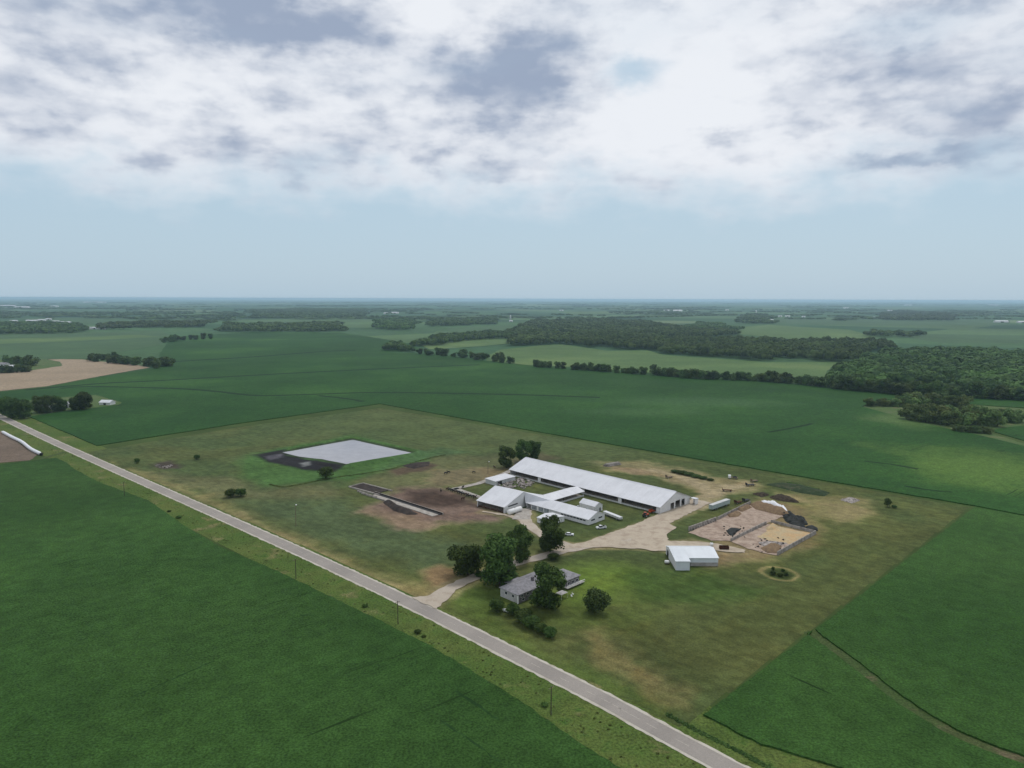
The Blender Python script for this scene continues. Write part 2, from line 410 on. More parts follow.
# polygons on the ground
def densify(poly, step):
    out = []
    for i, a in enumerate(poly):
        b = poly[(i + 1) % len(poly)]; n = max(1, int((b - a).length / step))
        out += [a.lerp(b, k / n) for k in range(n)]
    return out
def sheet(name, poly, mat, z, label=None, kind='structure', jit=0.0, step=2.0, depth=0.0, group=None):
    poly = [Vector(p[:2]) for p in poly]
    if jit:
        poly = densify(poly, step)
        poly = [p + Vector((random.uniform(-jit, jit), random.uniform(-jit, jit))) for p in poly]
    from mathutils.geometry import tessellate_polygon
    n = len(poly)
    area = sum(poly[i].x * poly[(i + 1) % n].y - poly[(i + 1) % n].x * poly[i].y for i in range(n))
    if area < 0: poly.reverse()
    tris = tessellate_polygon([[Vector((p.x, p.y, 0)) for p in poly]])
    mb = MB(); fs = []
    for t in tris:
        a, b, c = (poly[i] for i in t)
        fs.append(tuple(t) if (b - a).cross(c - a) > 0 else (t[0], t[2], t[1]))
    vs = [(p.x, p.y, z) for p in poly]
    if depth:
        vs += [(p.x, p.y, z - depth) for p in poly]
        fs += [(i, n + i, n + (i + 1) % n, (i + 1) % n) for i in range(n)]
    mb.add(vs, fs)
    return tag(mb.build(name, mat), label, None, group, kind)
def strip_poly(pts, w):
    """outline of a path of given width (number or list) along 2-D points"""
    pts = [Vector(p[:2]) for p in pts]; L = []; Rr = []
    for i, p in enumerate(pts):
        d = (pts[min(i + 1, len(pts) - 1)] - pts[max(i - 1, 0)]).normalized(); nrm = Vector((-d.y, d.x))
        ww = (w[i] if isinstance(w, (list, tuple)) else w) / 2
        L.append(p + nrm * ww); Rr.append(p - nrm * ww)
    return L + Rr[::-1]
def smooth_path(pts, n=6):
    pts = [Vector(p[:2]) for p in pts]; out = []
    for i in range(len(pts) - 1):
        p0, p1, p2, p3 = pts[max(i - 1, 0)], pts[i], pts[i + 1], pts[min(i + 2, len(pts) - 1)]
        for k in range(n):
            t = k / n
            out.append(.5 * ((2 * p1) + (p2 - p0) * t + (2 * p0 - 5 * p1 + 4 * p2 - p3) * t * t + (3 * p1 - p0 - 3 * p2 + p3) * t ** 3))
    return out + [pts[-1]]
def sd_poly(X, Y, poly):
    """signed distance (negative inside) of points to a polygon"""
    P_ = np.array([[p[0], p[1]] for p in poly]); d = np.full(X.shape, 1e18); ins = np.zeros(X.shape, bool)
    n = len(P_)
    for i in range(n):
        a = P_[i]; b = P_[(i + 1) % n]; e = b - a
        wx, wy = X - a[0], Y - a[1]
        t = np.clip((wx * e[0] + wy * e[1]) / (e @ e + 1e-9), 0, 1)
        d = np.minimum(d, (wx - e[0] * t) ** 2 + (wy - e[1] * t) ** 2)
        c = ((a[1] > Y) != (b[1] > Y))
        if abs(e[1]) > 1e-9: ins ^= c & (X < e[0] * (Y - a[1]) / e[1] + a[0])
    d = np.sqrt(d); return np.where(ins, -d, d)
def vnoise(X, Y, size, seed=0):
    r = np.random.default_rng(seed); T = r.random((256, 256))
    x, y = X / size, Y / size; xi, yi = np.floor(x).astype(int), np.floor(y).astype(int); fx, fy = x - xi, y - yi
    fx = fx * fx * (3 - 2 * fx); fy = fy * fy * (3 - 2 * fy)
    g = lambda i, j: T[i % 256, j % 256]
    return (g(xi, yi) * (1 - fx) + g(xi + 1, yi) * fx) * (1 - fy) + (g(xi, yi + 1) * (1 - fx) + g(xi + 1, yi + 1) * fx) * fy
def fbm(X, Y, size, seed=0, o=4):
    s = 0; a = .5
    for k in range(o): s = s + a * vnoise(X, Y, size / 2 ** k, seed + k); a *= .5
    return s / (1 - .5 ** o)

# ------------------------------------------------------------------ ground, fields, road
GE = 45000.0
mb = MB(); mb.add([(-GE, -3000, 0), (GE, -3000, 0), (GE, GE, 0), (-GE, GE, 0)], [(0, 1, 2, 3)])
tag(mb.build('ground', 'ground'), kind='structure')

road_c = [P(a, b).to_2d() for a, b in ((0, 416.6), (70.5, 449.6), (318, 560), (560, 678), (729, 768))]
d0 = (road_c[0] - road_c[1]).normalized(); d1 = (road_c[-1] - road_c[-2]).normalized()
road_c = [road_c[0] + d0 * 2500] + [road_c[0] + d0 * 300] + road_c + [road_c[-1] + d1 * 250, road_c[-1] + d1 * 500]
road_s = smooth_path(road_c, 8)
def off(path, o):
    out = []
    for i, p in enumerate(path):
        d = (path[min(i + 1, len(path) - 1)] - path[max(i - 1, 0)]).normalized()
        out.append(p + Vector((-d.y, d.x)) * o)
    return out
sheet('roadside_verge', strip_poly(road_s, 42), 'verge', .03)
sheet('gravel_shoulder', strip_poly(road_s, 8.3), 'shoulder', .10, jit=.28, step=1.5)
sheet('asphalt_road', strip_poly(road_s, 6.3), 'road', .125)
mb = MB(); L = 0.0
for a, b in zip(road_s, road_s[1:]):
    seg = (b - a).length
    if a.length < 900:
        n = max(1, int(seg / 12)); d = (b - a).normalized(); q = Vector((-d.y, d.x)) * .07
        for k in range(n):
            s0 = a + d * (seg / n) * k; s1 = s0 + d * 4.0
            mb.add([(*(s0 - q), .135), (*(s1 - q), .135), (*(s1 + q), .135), (*(s0 + q), .135)], [(0, 1, 2, 3)])
tag(mb.build('road_centre_line', 'line'), kind='structure')

BH = .6    # crop height
edge1 = [(0, 465), (56, 458.5), (66, 463), (75, 470), (97, 482), (124, 492), (150, 502), (182, 525), (217, 546), (256, 563), (296, 581), (365, 614.5), (427, 645.5), (490, 683.5), (530, 709), (567, 736), (600, 757), (640, 783)]
sheet('bean_field', PP((-600, 530)) + PP(*edge1) + [UV(-40, 146), UV(150, 147), Vector((150, -220)), Vector((-500, -220)), Vector((-750, 250))],
      'bean', BH, jit=.35, step=2.5, depth=.65)
ww = smooth_path(PP((809, 631), (818, 638), (836, 651), (860, 669), (880, 685), (905, 704), (935, 723), (965, 739), (1000, 753), (1060, 775)), 4)
wl, wr = off(ww, -2.2), off(ww, 2.2)
f2_near = PP((704, 716), (813, 632)) + wl[2:] + [UV(60, 185), UV(-50, 183)] + PP((760, 745))
sheet('bean_field', f2_near, 'bean_right', BH, jit=.3, step=2.5, depth=.65)
f2_far = PP((816, 630), (975, 507.5), (1400, 590)) + [Vector((420, 60)), Vector((300, 30))] + wr[::-1][:-2]
sheet('bean_field', f2_far, 'bean_right', BH, jit=.3, step=2.5, depth=.65)
sheet('grass_waterway', strip_poly(ww, [1.5] + [5.0] * (len(ww) - 1)), 'waterway', .06, jit=.5)

f3 = PP((28, 416.5), (97, 446), (240, 423.5), (380, 404), (540, 432.5), (760, 470), (976, 506.5), (1400, 588), (1500, 520), (1200, 462), (1060, 452), (1024, 446.5), (985, 437), (945, 428.5), (905, 418.5), (862, 407),
        (880, 399.5), (1024, 408), (1100, 409), (1100, 399), (1024, 398), (860, 391), (818, 386.5), (760, 380), (700, 377.5), (612, 370.5), (565, 367.5), (530, 366), (485, 361), (450, 356.5), (415, 353.5), (376, 352), (300, 350), (230, 351), (160, 353), (158, 368), (100, 377.5), (47, 387.5), (0, 392.5), (-120, 404), (-140, 412), (0, 404), (20, 412))
sheet('bean_field', f3, 'bean_far', BH, jit=.4, step=6, depth=.65)
sheet('bean_field', PP((990, 431), (1024, 441), (1120, 462), (1200, 455), (1120, 430), (1024, 426), (1005, 428)), 'bean_far', .55, depth=.6)
sheet('clearing', PP((856, 408), (872, 400), (960, 404), (1024, 409), (1110, 411), (1110, 434), (1024, 430), (992, 433), (1030, 446), (1100, 462), (985, 440), (945, 431), (905, 420.5)), 'clearing', .12, jit=1.5, step=8)
# dark lines through the big field: grassed terraces
for pts, w in (([(25, 390.5), (100, 384), (160, 381), (256, 375.5), (363, 370), (480, 365)], 12), ([(60, 389), (90, 387), (175, 389), (217, 392), (256, 396), (306, 395), (381, 393), (512, 395), (600, 398)], 9),
               ([(318, 396), (345, 399), (363, 402)], 7), ([(172, 362), (215, 359.5), (256, 357), (320, 352), (356, 350.5)], 20), ([(865, 462), (890, 465), (918, 470)], 3), ([(768, 433), (800, 427), (812, 424)], 4), ([(905, 487), (930, 491), (952, 493)], 2.5), ([(100, 404), (120, 406)], 6)):
    sheet('grass_terrace', strip_poly(smooth_path(PP(*pts), 5), w), 'strip', .64, jit=.6, step=8)
for pts, w_ in (([(455.6, 692.8), (470, 702), (499.4, 722.5)], .9), ([(440, 722), (470, 742), (500, 764)], .6), ([(300, 617), (316, 616.5)], 1.0), ([(130, 700), (215, 662)], .5)):
    sheet('crop_gap', strip_poly(smooth_path(PP(*pts), 4), w_), 'gap', .625, jit=.3, step=1.2)
sheet('farm_yard', PP((0, 412), (26, 417.5), (62, 412), (118, 405.5), (122, 403), (96, 395.5), (60, 398), (0, 404), (-60, 406)), 'clearing', .66, jit=.8, step=6)
sheet('tilled_field', PP((-120, 403), (0, 391.5), (47, 386.5), (100, 376.5), (150, 367.8), (135, 365), (82, 359.7), (45, 359.3), (60, 362), (62, 365), (27, 371.2), (0, 372), (-120, 373)), 'tilled', .5, jit=.8, step=12)
sheet('farm_yard', PP((-60, 373), (0, 372.5), (27, 371.5), (62, 366), (60, 362), (45, 359.5), (0, 360), (-60, 362)), 'clearing', .52, jit=1.5, step=12)
sheet('tilled_field', PP((-120, 425), (0, 431), (38, 455), (30, 460.5), (0, 463.2), (-200, 480)), 'tilled_dark', .2, jit=.6, step=6)
sheet('field_lane', strip_poly(PP((66, 452), (48, 457), (34, 461), (0, 464.5), (-80, 472)), 4), 'waterway', .22, jit=.3)
for nm, mt, z, pts in (
    ('hay_field', 'hay_dull', .5, [(-80, 334.5), (80, 332.5), (160, 331), (172, 336), (160, 345), (120, 352), (88, 358.5), (45, 360), (-80, 361)]),
    ('hay_field', 'hay', .54, [(-80, 341), (0, 339), (90, 337), (140, 335), (160, 337), (120, 339), (60, 342), (0, 344), (-80, 346)]),
    ('bean_field', 'bean_far', .5, [(160, 353), (172, 337), (256, 332), (342, 333), (376, 338), (412, 344), (420, 350), (376, 353), (300, 351)]),
    ('hay_field', 'hay', .5, [(485, 357), (500, 350), (540, 345.5), (562, 344.5), (608, 351), (647, 350.5), (663, 355), (768, 362.5), (838, 362), (826, 372), (826, 383), (760, 380), (700, 377), (612, 370), (570, 367), (530, 365.5), (487, 361)]),
    ('hay_field', 'hay', .5, [(422, 345.5), (475, 339.5), (520, 338), (526, 342), (480, 346.5), (430, 349.5)]),
    ('hay_field', 'hay_dull', .5, [(446, 328), (538, 324.5), (542, 332), (500, 333), (450, 332)]),
    ('hay_field', 'hay', .5, [(660, 333.5), (690, 331.5), (714, 331.5), (705, 336), (668, 337.5)]),
    ('hay_field', 'hay', .5, [(730, 333), (742, 327), (768, 325), (850, 330), (880, 338), (800, 340), (768, 337)]),
    ('hay_field', 'hay_dull', .5, [(880, 333), (1100, 337), (1100, 345), (940, 343)]),
    ('hay_field', 'hay_dull', .5, [(730, 317.5), (870, 319), (1010, 319), (1010, 325), (860, 326), (735, 322)]),
    ('hay_field', 'hay', .5, [(390, 317.5), (520, 315.5), (520, 318.5), (395, 321)]),
    ('hay_field', 'hay_dull', .5, [(20, 318.5), (210, 317), (260, 320), (100, 324), (60, 322)]),
    ('hay_field', 'hay', .5, [(560, 312), (680, 310), (700, 312.5), (570, 314.5)])):
    sheet(nm, PP(*pts), mt, z, jit=1.5, step=25)

# ------------------------------------------------------------------ pasture: one relief sheet with its ground cover
prop = PP((84, 452.5), (240, 427), (380, 408), (540, 434.5), (760, 471), (971, 507.5), (813, 629.5), (700, 716), (690, 724), (674, 733))
rv = [q for q in off(road_s, 5.2) if True]
pond = PP((284, 453), (352, 440.5), (410, 453.5), (346, 464.2), (322, 459.5), (300, 457))
us = np.arange(-665, -70, 1.0); vs_ = np.arange(158, 505, 1.0)
GU, GV = np.meshgrid(us, vs_, indexing='ij')
X = U.x * GU + V.x * GV; Y = U.y * GU + V.y * GV
rd = sd_poly(X, Y, strip_poly(road_s, 9.6))
ins = np.minimum(-sd_poly(X, Y, prop) + 0, rd + 0)
wob = (fbm(X, Y, 14, 3) - .5); wob2 = (fbm(X, Y, 45, 9) - .5); wob3 = fbm(X, Y, 5, 21) - .5
col = np.zeros(X.shape + (3,))
def base(c): return np.array(c)
left_w = np.clip((GU + 330) / -60 + .5, 0, 1)[..., None]
g1 = base(S('#566640')); g2 = base(S('#57643c'))
col[:] = g1 * left_w + g2 * (1 - left_w)
k = np.clip(wob2 * 4 + .5, 0, 1)[..., None]
col = col * (1 - k) + (col * np.array([1.22, 1.04, 1.0])) * k
lanes = [
 ([(424, 604), (436, 599), (450, 589), (472, 579), (500, 568.5), (522, 562), (545, 556), (570, 549.5), (600, 543), (640, 537)], [16, 9, 6.5, 6, 6, 6, 6.2, 7, 9, 14]),
 ([(572, 548), (553, 541), (540, 534), (530, 526), (524, 519), (525, 510)], [8, 6, 5.5, 6, 8, 9]),
 ([(590, 545), (640, 530), (662, 520), (684, 509), (702, 501)], [8, 15, 13, 13, 12]),
 ([(690, 508), (706, 496), (700, 486), (680, 477), (650, 470)], [12, 9, 8, 8, 6]),
 ([(706, 498), (730, 488), (752, 483)], [10, 8, 5]),
 ([(560, 548), (600, 545), (660, 546), (700, 546), (724, 549), (745, 552)], [4, 8, 13, 11, 9, 4]),
 ([(520, 520), (508, 516), (496, 514), (482, 512)], [4, 3, 3, 2]),
]
def paint(pts, c, soft=4.0, a=1.0, wobble=8.0, world=None):
    global col
    poly = world or PP(*pts)
    d = sd_poly(X, Y, poly) + wob * wobble * 2 + wob3 * wobble * .8
    w = (np.clip(.5 - d / (2 * soft), 0, 1) * a)[..., None]
    col = col * (1 - w) + np.array(S(c)) * w
paint([(240, 440), (380, 410), (540, 436), (640, 455), (600, 462), (480, 450), (430, 455), (380, 430), (300, 440)], '#5e6c44', 12, .8)
paint([(150, 470), (240, 480), (260, 490), (330, 482), (345, 490), (330, 500), (230, 500), (150, 480)], '#6a6a4c', 6, .75)
paint([(235, 500), (340, 500), (430, 535), (470, 545), (440, 570), (330, 545), (270, 520)], '#586848', 9, .9)
paint([(95, 460), (170, 478), (240, 510), (330, 553), (432, 592), (425, 600), (380, 588), (300, 550), (180, 495), (110, 470)], '#736d4a', 5, .85, 6)
paint([(240, 513), (330, 560), (420, 596), (415, 600), (300, 552)], '#86785a', 3, .65, 5)
paint([(425, 572), (440, 566), (458, 570), (450, 584), (432, 586)], '#80694f', 3, .9, 4)
paint([(378, 588), (425, 584), (432, 596), (420, 600)], '#80754f', 3, .7, 4)
paint([(430, 455), (520, 455), (520, 470), (480, 482), (420, 490), (370, 490), (350, 480), (400, 470)], '#68694a', 8, .75)
paint([(430, 470), (490, 468), (500, 478), (470, 486), (420, 492)], '#716450', 5, .7)
paint([(382, 500), (400, 488), (430, 486), (456, 490), (472, 498), (482, 508), (506, 518), (500, 523), (465, 522), (440, 524), (424, 531), (400, 529), (368, 516), (362, 507)], '#6f5e55', 5, 1, 6)
paint([(402, 490), (440, 490), (474, 500), (476, 506), (440, 507), (412, 503)], '#41352f', 5, .95, 5)
paint([(355, 512), (370, 506), (395, 512), (425, 520), (445, 524), (430, 531), (396, 527), (370, 518)], '#806e5c', 4, .85, 6)
paint([(386, 470), (428, 462), (436, 465), (425, 471), (396, 476)], '#54473c', 3, .95, 4)
paint([(250, 455), (285, 447), (352, 435), (420, 452), (440, 451), (425, 462), (385, 470), (350, 482), (330, 480), (265, 486), (245, 478), (236, 462)], '#51743f', 5, .9, 5)
paint([(395, 458), (440, 447), (470, 452), (430, 458), (380, 470)], '#54704a', 4, .7, 4)
paint([(252, 455), (284, 450), (288, 456), (314, 461), (346, 465), (334, 472), (300, 470), (268, 462)], '#29282b', 2.5, 1, 3)
paint([(148, 464), (168, 461), (186, 465), (180, 469), (160, 470)], '#423a36', 2.5, .95, 4)
paint([(445, 600), (470, 590), (500, 584), (510, 600), (500, 616), (540, 650), (640, 690), (670, 710), (660, 715), (540, 665), (470, 625)], '#62763a', 6, .9, 6)
paint([(565, 572), (598, 562), (640, 571), (655, 586), (620, 602), (575, 610), (552, 603)], '#6f863a', 9, .9, 8)
paint([(500, 598), (600, 610), (680, 600), (640, 640), (580, 632), (520, 628)], '#5c6a36', 7, .8)
paint([(578, 638), (600, 630), (625, 648), (665, 672), (700, 690), (690, 708), (668, 706), (625, 678)], '#6e5f42', 6, .9, 9)
paint([(590, 640), (640, 670), (672, 695), (700, 712), (690, 716), (640, 688)], '#726a44', 5, .55, 6)
paint([(610, 640), (720, 600), (850, 570), (930, 520), (960, 512), (840, 600), (720, 690), (690, 690), (640, 660)], '#5b6038', 12, .75, 12)
paint([(640, 590), (800, 590), (860, 560), (900, 540), (800, 620), (700, 640)], '#5f6a3e', 10, .6, 14)
paint([(620, 575), (665, 570), (720, 575), (760, 590), (700, 610), (640, 595)], '#4a6330', 7, .8)
paint([(600, 462), (640, 460), (700, 473), (760, 484), (762, 492), (720, 494), (690, 484), (650, 474), (612, 470)], '#7f7558', 6, .8, 9)
paint([(650, 468), (690, 478), (735, 490), (715, 505), (695, 492), (664, 479)], '#8c7e64', 4, .7, 7)
paint([(605, 466), (650, 470), (660, 476), (630, 474)], '#8a7660', 3, .7, 4)
paint([(716, 545), (722, 520), (760, 498), (800, 505), (822, 535), (800, 552), (775, 560), (738, 558)], '#7c6c50', 6, .9, 7)
paint([(690, 540), (730, 548), (738, 560), (712, 566), (700, 556)], '#766750', 4, .85, 5)
paint([(760, 486), (800, 495), (870, 500), (878, 512), (850, 522), (815, 520), (795, 502)], '#7b7250', 6, .75, 10)
paint([(776, 493), (820, 503), (866, 506), (872, 512), (840, 508), (800, 502)], '#8f7f60', 4, .6, 5)
paint([(826, 508), (858, 510), (862, 520), (838, 524)], '#857a58', 4, .7, 6)
paint([(880, 496), (960, 510), (950, 518), (890, 510)], '#697041', 5, .7)
for pts, wds in lanes:                      # thin worn grass beside the gravel
    sp_ = smooth_path(PP(*pts), 4); wd_ = list(np.interp(np.linspace(0, len(pts) - 1, len(sp_)), range(len(pts)), wds))
    d_ = sd_poly(X, Y, strip_poly(sp_, wd_)) + wob * 7 + wob3 * 3
    w = (np.clip(1 - d_ / 3.0, 0, 1) * .6)[..., None]; col = col * (1 - w) + np.array(S('#857a5c')) * w
    if wds[0] in (12, 10):
        w = (np.clip(.5 - (d_ + wob3 * 5) / 3.0, 0, 1) * .55)[..., None]; col = col * (1 - w) + np.array(S('#9c8e75')) * w
paint([(264, 456.5), (285, 453.5), (283, 458), (270, 460)], '#56545c', 2, .8, 3)
paint([(300, 463), (309, 462), (311, 465), (303, 467)], '#7c7e80', 1.5, .8, 2)
pd_ = sd_poly(X, Y, pond)
w = np.clip(1 - np.abs(pd_ - 2.2) / 2.8, 0, 1)[..., None] * .9; col = col * (1 - w) + np.array(S('#3a3d33')) * w
ring_c = P(779.5, 573.5).to_2d()
rr = np.sqrt((X - ring_c.x) ** 2 + (Y - ring_c.y) ** 2) + wob3 * 3
w = np.clip(1 - np.abs(rr - 7.6) / 1.5, 0, 1)[..., None] * .85; col = col * (1 - w) + np.array(S('#857853')) * w
w = np.clip((6.4 - rr) / 2, 0, 1)[..., None]; col = col * (1 - w) + np.array(S('#46522c')) * w
paint([(486, 470), (520, 466), (516, 478), (488, 486), (480, 482)], '#6e6048', 4, .7, 5)
paint([(505, 460), (540, 452), (560, 458), (520, 470)], '#55493b', 4, .7, 5)
# relief: bank round the lagoon
pd = sd_poly(X, Y, pond)
mudd = sd_poly(X, Y, PP((252, 455), (284, 450), (288, 456), (314, 461), (346, 465), (334, 472), (300, 470), (268, 462)))
Z = .06 + np.where(pd > 0, np.clip(1 - np.abs(pd - 7) / 7, 0, 1) * 2.1 * np.clip(mudd / 5 + .25, .25, 1), -.0)
Z = Z + np.where(rd < 12, 0, (wob3) * .12 + wob * .2) * np.clip(ins / 6, 0, 1) * (pd > 0)
Z = np.maximum(Z, .055)
grassness = np.clip((col[..., 1] / (col[..., 0] + 1e-4) - .95) / .22, 0, 1)[..., None]
col = np.clip(col * (1.0 - .31 * grassness) * np.array([1, 1, .95]), 0, 1)
keep_v = (ins > 0)
nu, nv = X.shape
idx = np.arange(nu * nv).reshape(nu, nv)
km = keep_v[:-1, :-1] & keep_v[1:, :-1] & keep_v[1:, 1:] & keep_v[:-1, 1:]
quads = np.stack([idx[:-1, :-1], idx[1:, :-1], idx[1:, 1:], idx[:-1, 1:]], -1)[km]
used = np.unique(quads); remap = np.full(nu * nv, -1); remap[used] = np.arange(len(used)); quads = remap[quads]
me = bpy.data.meshes.new('pasture')
co = np.stack([X, Y, Z], -1).reshape(-1, 3)[used]
me.vertices.add(len(co)); me.vertices.foreach_set('co', co.astype(np.float32).ravel())
me.loops.add(quads.size); me.loops.foreach_set('vertex_index', quads.astype(np.int32).ravel())
me.polygons.add(len(quads)); me.polygons.foreach_set('loop_start', np.arange(len(quads), dtype=np.int32) * 4)
me.update(calc_edges=True)
att = me.color_attributes.new('cover', 'FLOAT_COLOR', 'POINT')
att.data.foreach_set('color', np.concatenate([col.reshape(-1, 3)[used], np.ones((len(used), 1))], 1).astype(np.float32).ravel())
me.polygons.foreach_set('use_smooth', [True] * len(quads)); me.materials.append(M['pasture'])
o = bpy.data.objects.new('pasture', me); C.objects.link(o); tag(o, kind='structure')

pc = sum(pond, Vector((0, 0))) / len(pond)
sheet('lagoon_water', [pc + (p - pc) * 1.03 for p in densify(pond, 6)], 'water', .42, jit=.4, step=6)

# gravel yards and lanes (each a few millimetres above the last)
for i, (pts, wds) in enumerate(lanes):
    if i in (3, 4): continue
    sp = smooth_path(PP(*pts), 5); wd = list(np.interp(np.linspace(0, len(pts) - 1, len(sp)), range(len(pts)), wds))
    sheet('gravel_drive' if i == 0 else 'gravel_yard', strip_poly(sp, wd), 'drive' if i in (0, 1) else 'gravel', .30 + .012 * i, jit=.5, step=1.8)
sheet('gravel_yard', PP((632, 537), (648, 528), (668, 523), (676, 528), (667, 534), (668, 541), (684, 545), (680, 551), (655, 552), (630, 547)), 'gravel', .39, jit=.6, step=2)
for pts, w in (([(512, 470.5), (497, 477), (478, 484), (453, 489.5)], 4.5), ([(455, 488.5), (470, 494), (484, 499)], 3.5)):
    sheet('concrete_lane', strip_poly(PP(*pts), w), 'concrete', .34, jit=.15)
sheet('concrete_apron', PP((512, 520), (530, 520), (530, 509), (519, 509)), 'concrete', .40, jit=.2)


# ------------------------------------------------------------------ building helpers
def wall_mb(axis, pos, a0, a1, top, holes=(), th=.2, z0=0.0, apex=()):
    """wall along x (at y=pos) or along y (at x=pos); holes: (s0, s1, zb, zt); top(s) gives its height"""
    mb = MB(); br = sorted({a0, a1, *[h for q in holes for h in q[:2]], *apex}); br = [b for b in br if a0 <= b <= a1]
    for s0, s1 in zip(br, br[1:]):
        if s1 - s0 < 1e-4: continue
        mid = (s0 + s1) / 2; hs = sorted([q for q in holes if q[0] <= mid <= q[1]], key=lambda q: q[2])
        spans = []; zb = z0
        for q in hs:
            if q[2] > zb + .01: spans.append((zb, zb, q[2], q[2]))
            zb = q[3]
        spans.append((zb, zb, top(s0), top(s1)))
        for b0, b1, t0, t1 in spans:
            pts = []
            for w in (-th / 2, th / 2):
                for s_, z_ in ((s0, b0), (s1, b1), (s1, t1), (s0, t0)):
                    pts.append((s_, pos + w, z_) if axis == 'x' else (pos + w, s_, z_))
            mb.add(pts, [(0, 1, 2, 3), (7, 6, 5, 4), (0, 4, 5, 1), (1, 5, 6, 2), (2, 6, 7, 3), (3, 7, 4, 0)])
    return mb
def gable_roof(L, W, eave, ridge, oh=.6, th=.18, yr=None, eave2=None, x0=0.0):
    yr = W / 2 if yr is None else yr; e2 = eave if eave2 is None else eave2
    s1 = (ridge - eave) / yr; s2 = (ridge - e2) / (W - yr); mb = MB()
    prof = [(-oh, eave - s1 * oh), (yr, ridge), (W + oh, e2 - s2 * oh), (W + oh, e2 - s2 * oh + th), (yr, ridge + th), (-oh, eave - s1 * oh + th)]
    mb.ext(prof, x0 - oh * .6, x0 + L + oh * .6)
    return mb
def flat_frame(p_from, p_to):
    """corner + heading for a building whose local x runs from p_from to p_to"""
    d = Vector(p_to[:2]) - Vector(p_from[:2]); return (p_from[0], p_from[1], 0), math.atan2(d.y, d.x), d.length
def window(parent, axis, pos, s0, s1, z0, z1, out, frame='trim', name='window'):
    """framed pane standing a little proud of a wall; out = +1/-1 outward direction"""
    f = MB(); t = .09; p = MB(); dpt = .10
    c = pos + out * .03
    def b(mb, a, b_, z_a, z_b, d, cc):
        if axis == 'x': mb.bx(a, b_, cc - d / 2, cc + d / 2, z_a, z_b)
        else: mb.bx(cc - d / 2, cc + d / 2, a, b_, z_a, z_b)
    b(f, s0 - t, s1 + t, z1, z1 + t, dpt, c); b(f, s0 - t, s1 + t, z0 - t, z0, dpt, c)
    b(f, s0 - t, s0, z0, z1, dpt, c); b(f, s1, s1 + t, z0, z1, dpt, c)
    fo = f.build(name, frame, parent)
    b(p, s0, s1, z0, z1, .04, c); p.build('pane', 'glass', fo)
    return fo

# ------------------------------------------------------------------ long freestall barn
A = Vector((.694, -.720)); B = Vector((.720, .694))
Rn = Vector((83.6, 388.8)); BL, BW, EV, RG = 122.0, 30.4, 4.2, 10.0
o0 = Rn - A * BL
barn = thing('freestall_barn', 'very long white roofed livestock barn with an open dark side behind the parlor', 'barn', (o0.x, o0.y, 0), math.atan2(A.y, A.x))
MB_ = MB(); MB_.bx(.1, BL - .1, .1, BW - .1, .02, .38); MB_.build('floor', 'concrete', barn)
gt = lambda s: RG - abs(s - BW / 2) * (RG - EV) / (BW / 2) - .02
holes_r = [(10.3, 14.0, 0, 4.1), (15.2, 20.0, 0, 4.5), (21.5, 25.0, 0, 4.2)]
wall_mb('y', BL - .1, 0, BW, gt, holes_r, .2, 0, (BW / 2,)).build('gable_wall', 'wall', barn)
wall_mb('y', .1, 0, BW, gt, [(12, 18, 0, 4.2)], .2, 0, (BW / 2,)).build('gable_wall', 'wall', barn)
wall_mb('x', BW - .1, .2, BL - .2, lambda s: EV - .03, [(6 + 12 * k, 15 + 12 * k, 1.4, 3.6) for k in range(9)]).build('rear_wall', 'wall', barn)
MB_ = MB(); MB_.bx(.2, BL - .2, -.02, .16, .0, .95); MB_.build('low_side_wall', 'wall_old', barn)
mbh = MB(); mbh.bx(.2, BL - .2, -.04, .16, 3.72, EV - .25); mbh.build('eave_beam', 'wall_old', barn)
for k in range(1, 20):
    p = MB(); p.bx(k * 6.1 - .12, k * 6.1 + .12, 0, .22, .9, 3.75); p.build('post', 'wood', barn)
def x_on_wall(px):
    lo, hi = 0.0, BL
    for _ in range(50):
        m = (lo + hi) / 2; w = o0 + A * m
        q = CM.transposed() @ Vector((w.x, w.y, 2 - CH)); sx = 512 + F * q.x / -q.z
        if sx < px: lo = m
        else: hi = m
    return lo
for px in (539.4, 583.0, 619.8):
    x = x_on_wall(px); p = MB(); p.bx(x - 1.3, x + 1.3, -.12, -.03, .15, 3.9); p.build('sliding_door', 'wall', barn)
p = MB(); p.bx(BL - 2.6, BL - .25, -.12, -.03, .1, 4.0); p.build('corner_panel', 'wall', barn)
p = MB(); p.bx(BL + .02, BL + .12, 25.4, 27.6, .1, 4.2); p.build('sliding_door', 'wall', barn)
rf = gable_roof(BL, BW, EV, RG, .9).build('roof', 'roof', barn)
p = MB(); p.ext([(BW / 2 - .7, RG - .02), (BW / 2, RG + .42), (BW / 2 + .7, RG - .02)], 0, BL); p.build('ridge_vent', 'roof', rf)
for yy in (7.5, 15.2, 23):
    p = MB()
    for k in range(20): p.tube([(3 + 6 * k, yy, 1.25), (8.6 + 6 * k, yy, 1.25)], .06, 5); p.tube([(3 + 6 * k, yy, .36), (3 + 6 * k, yy, 1.3)], .06, 5)
    p.build('stall_rail', 'steel', barn)
# white lean-to sheltering the far corner of the barn end
lt = Rn + B * 29.2 + A * 1.0
t = thing('lean_to', 'narrow white lean-to at the far corner of the long barn gable end', 'shed', (lt.x, lt.y, 0), math.atan2(A.y, A.x))
wall_mb('y', 3.2, 0, 3.4, lambda s: 3.6, [], .15).build('wall', 'wall', t)
wall_mb('x', 3.3, .1, 3.1, lambda s: 3.7 + .0 * s, [], .15).build('wall', 'wall', t)
p = MB(); p.ext([(-.1, 3.75), (3.6, 3.55), (3.6, 3.68), (-.1, 3.88)], -.05, 3.5); p.build('roof', 'roof', t)

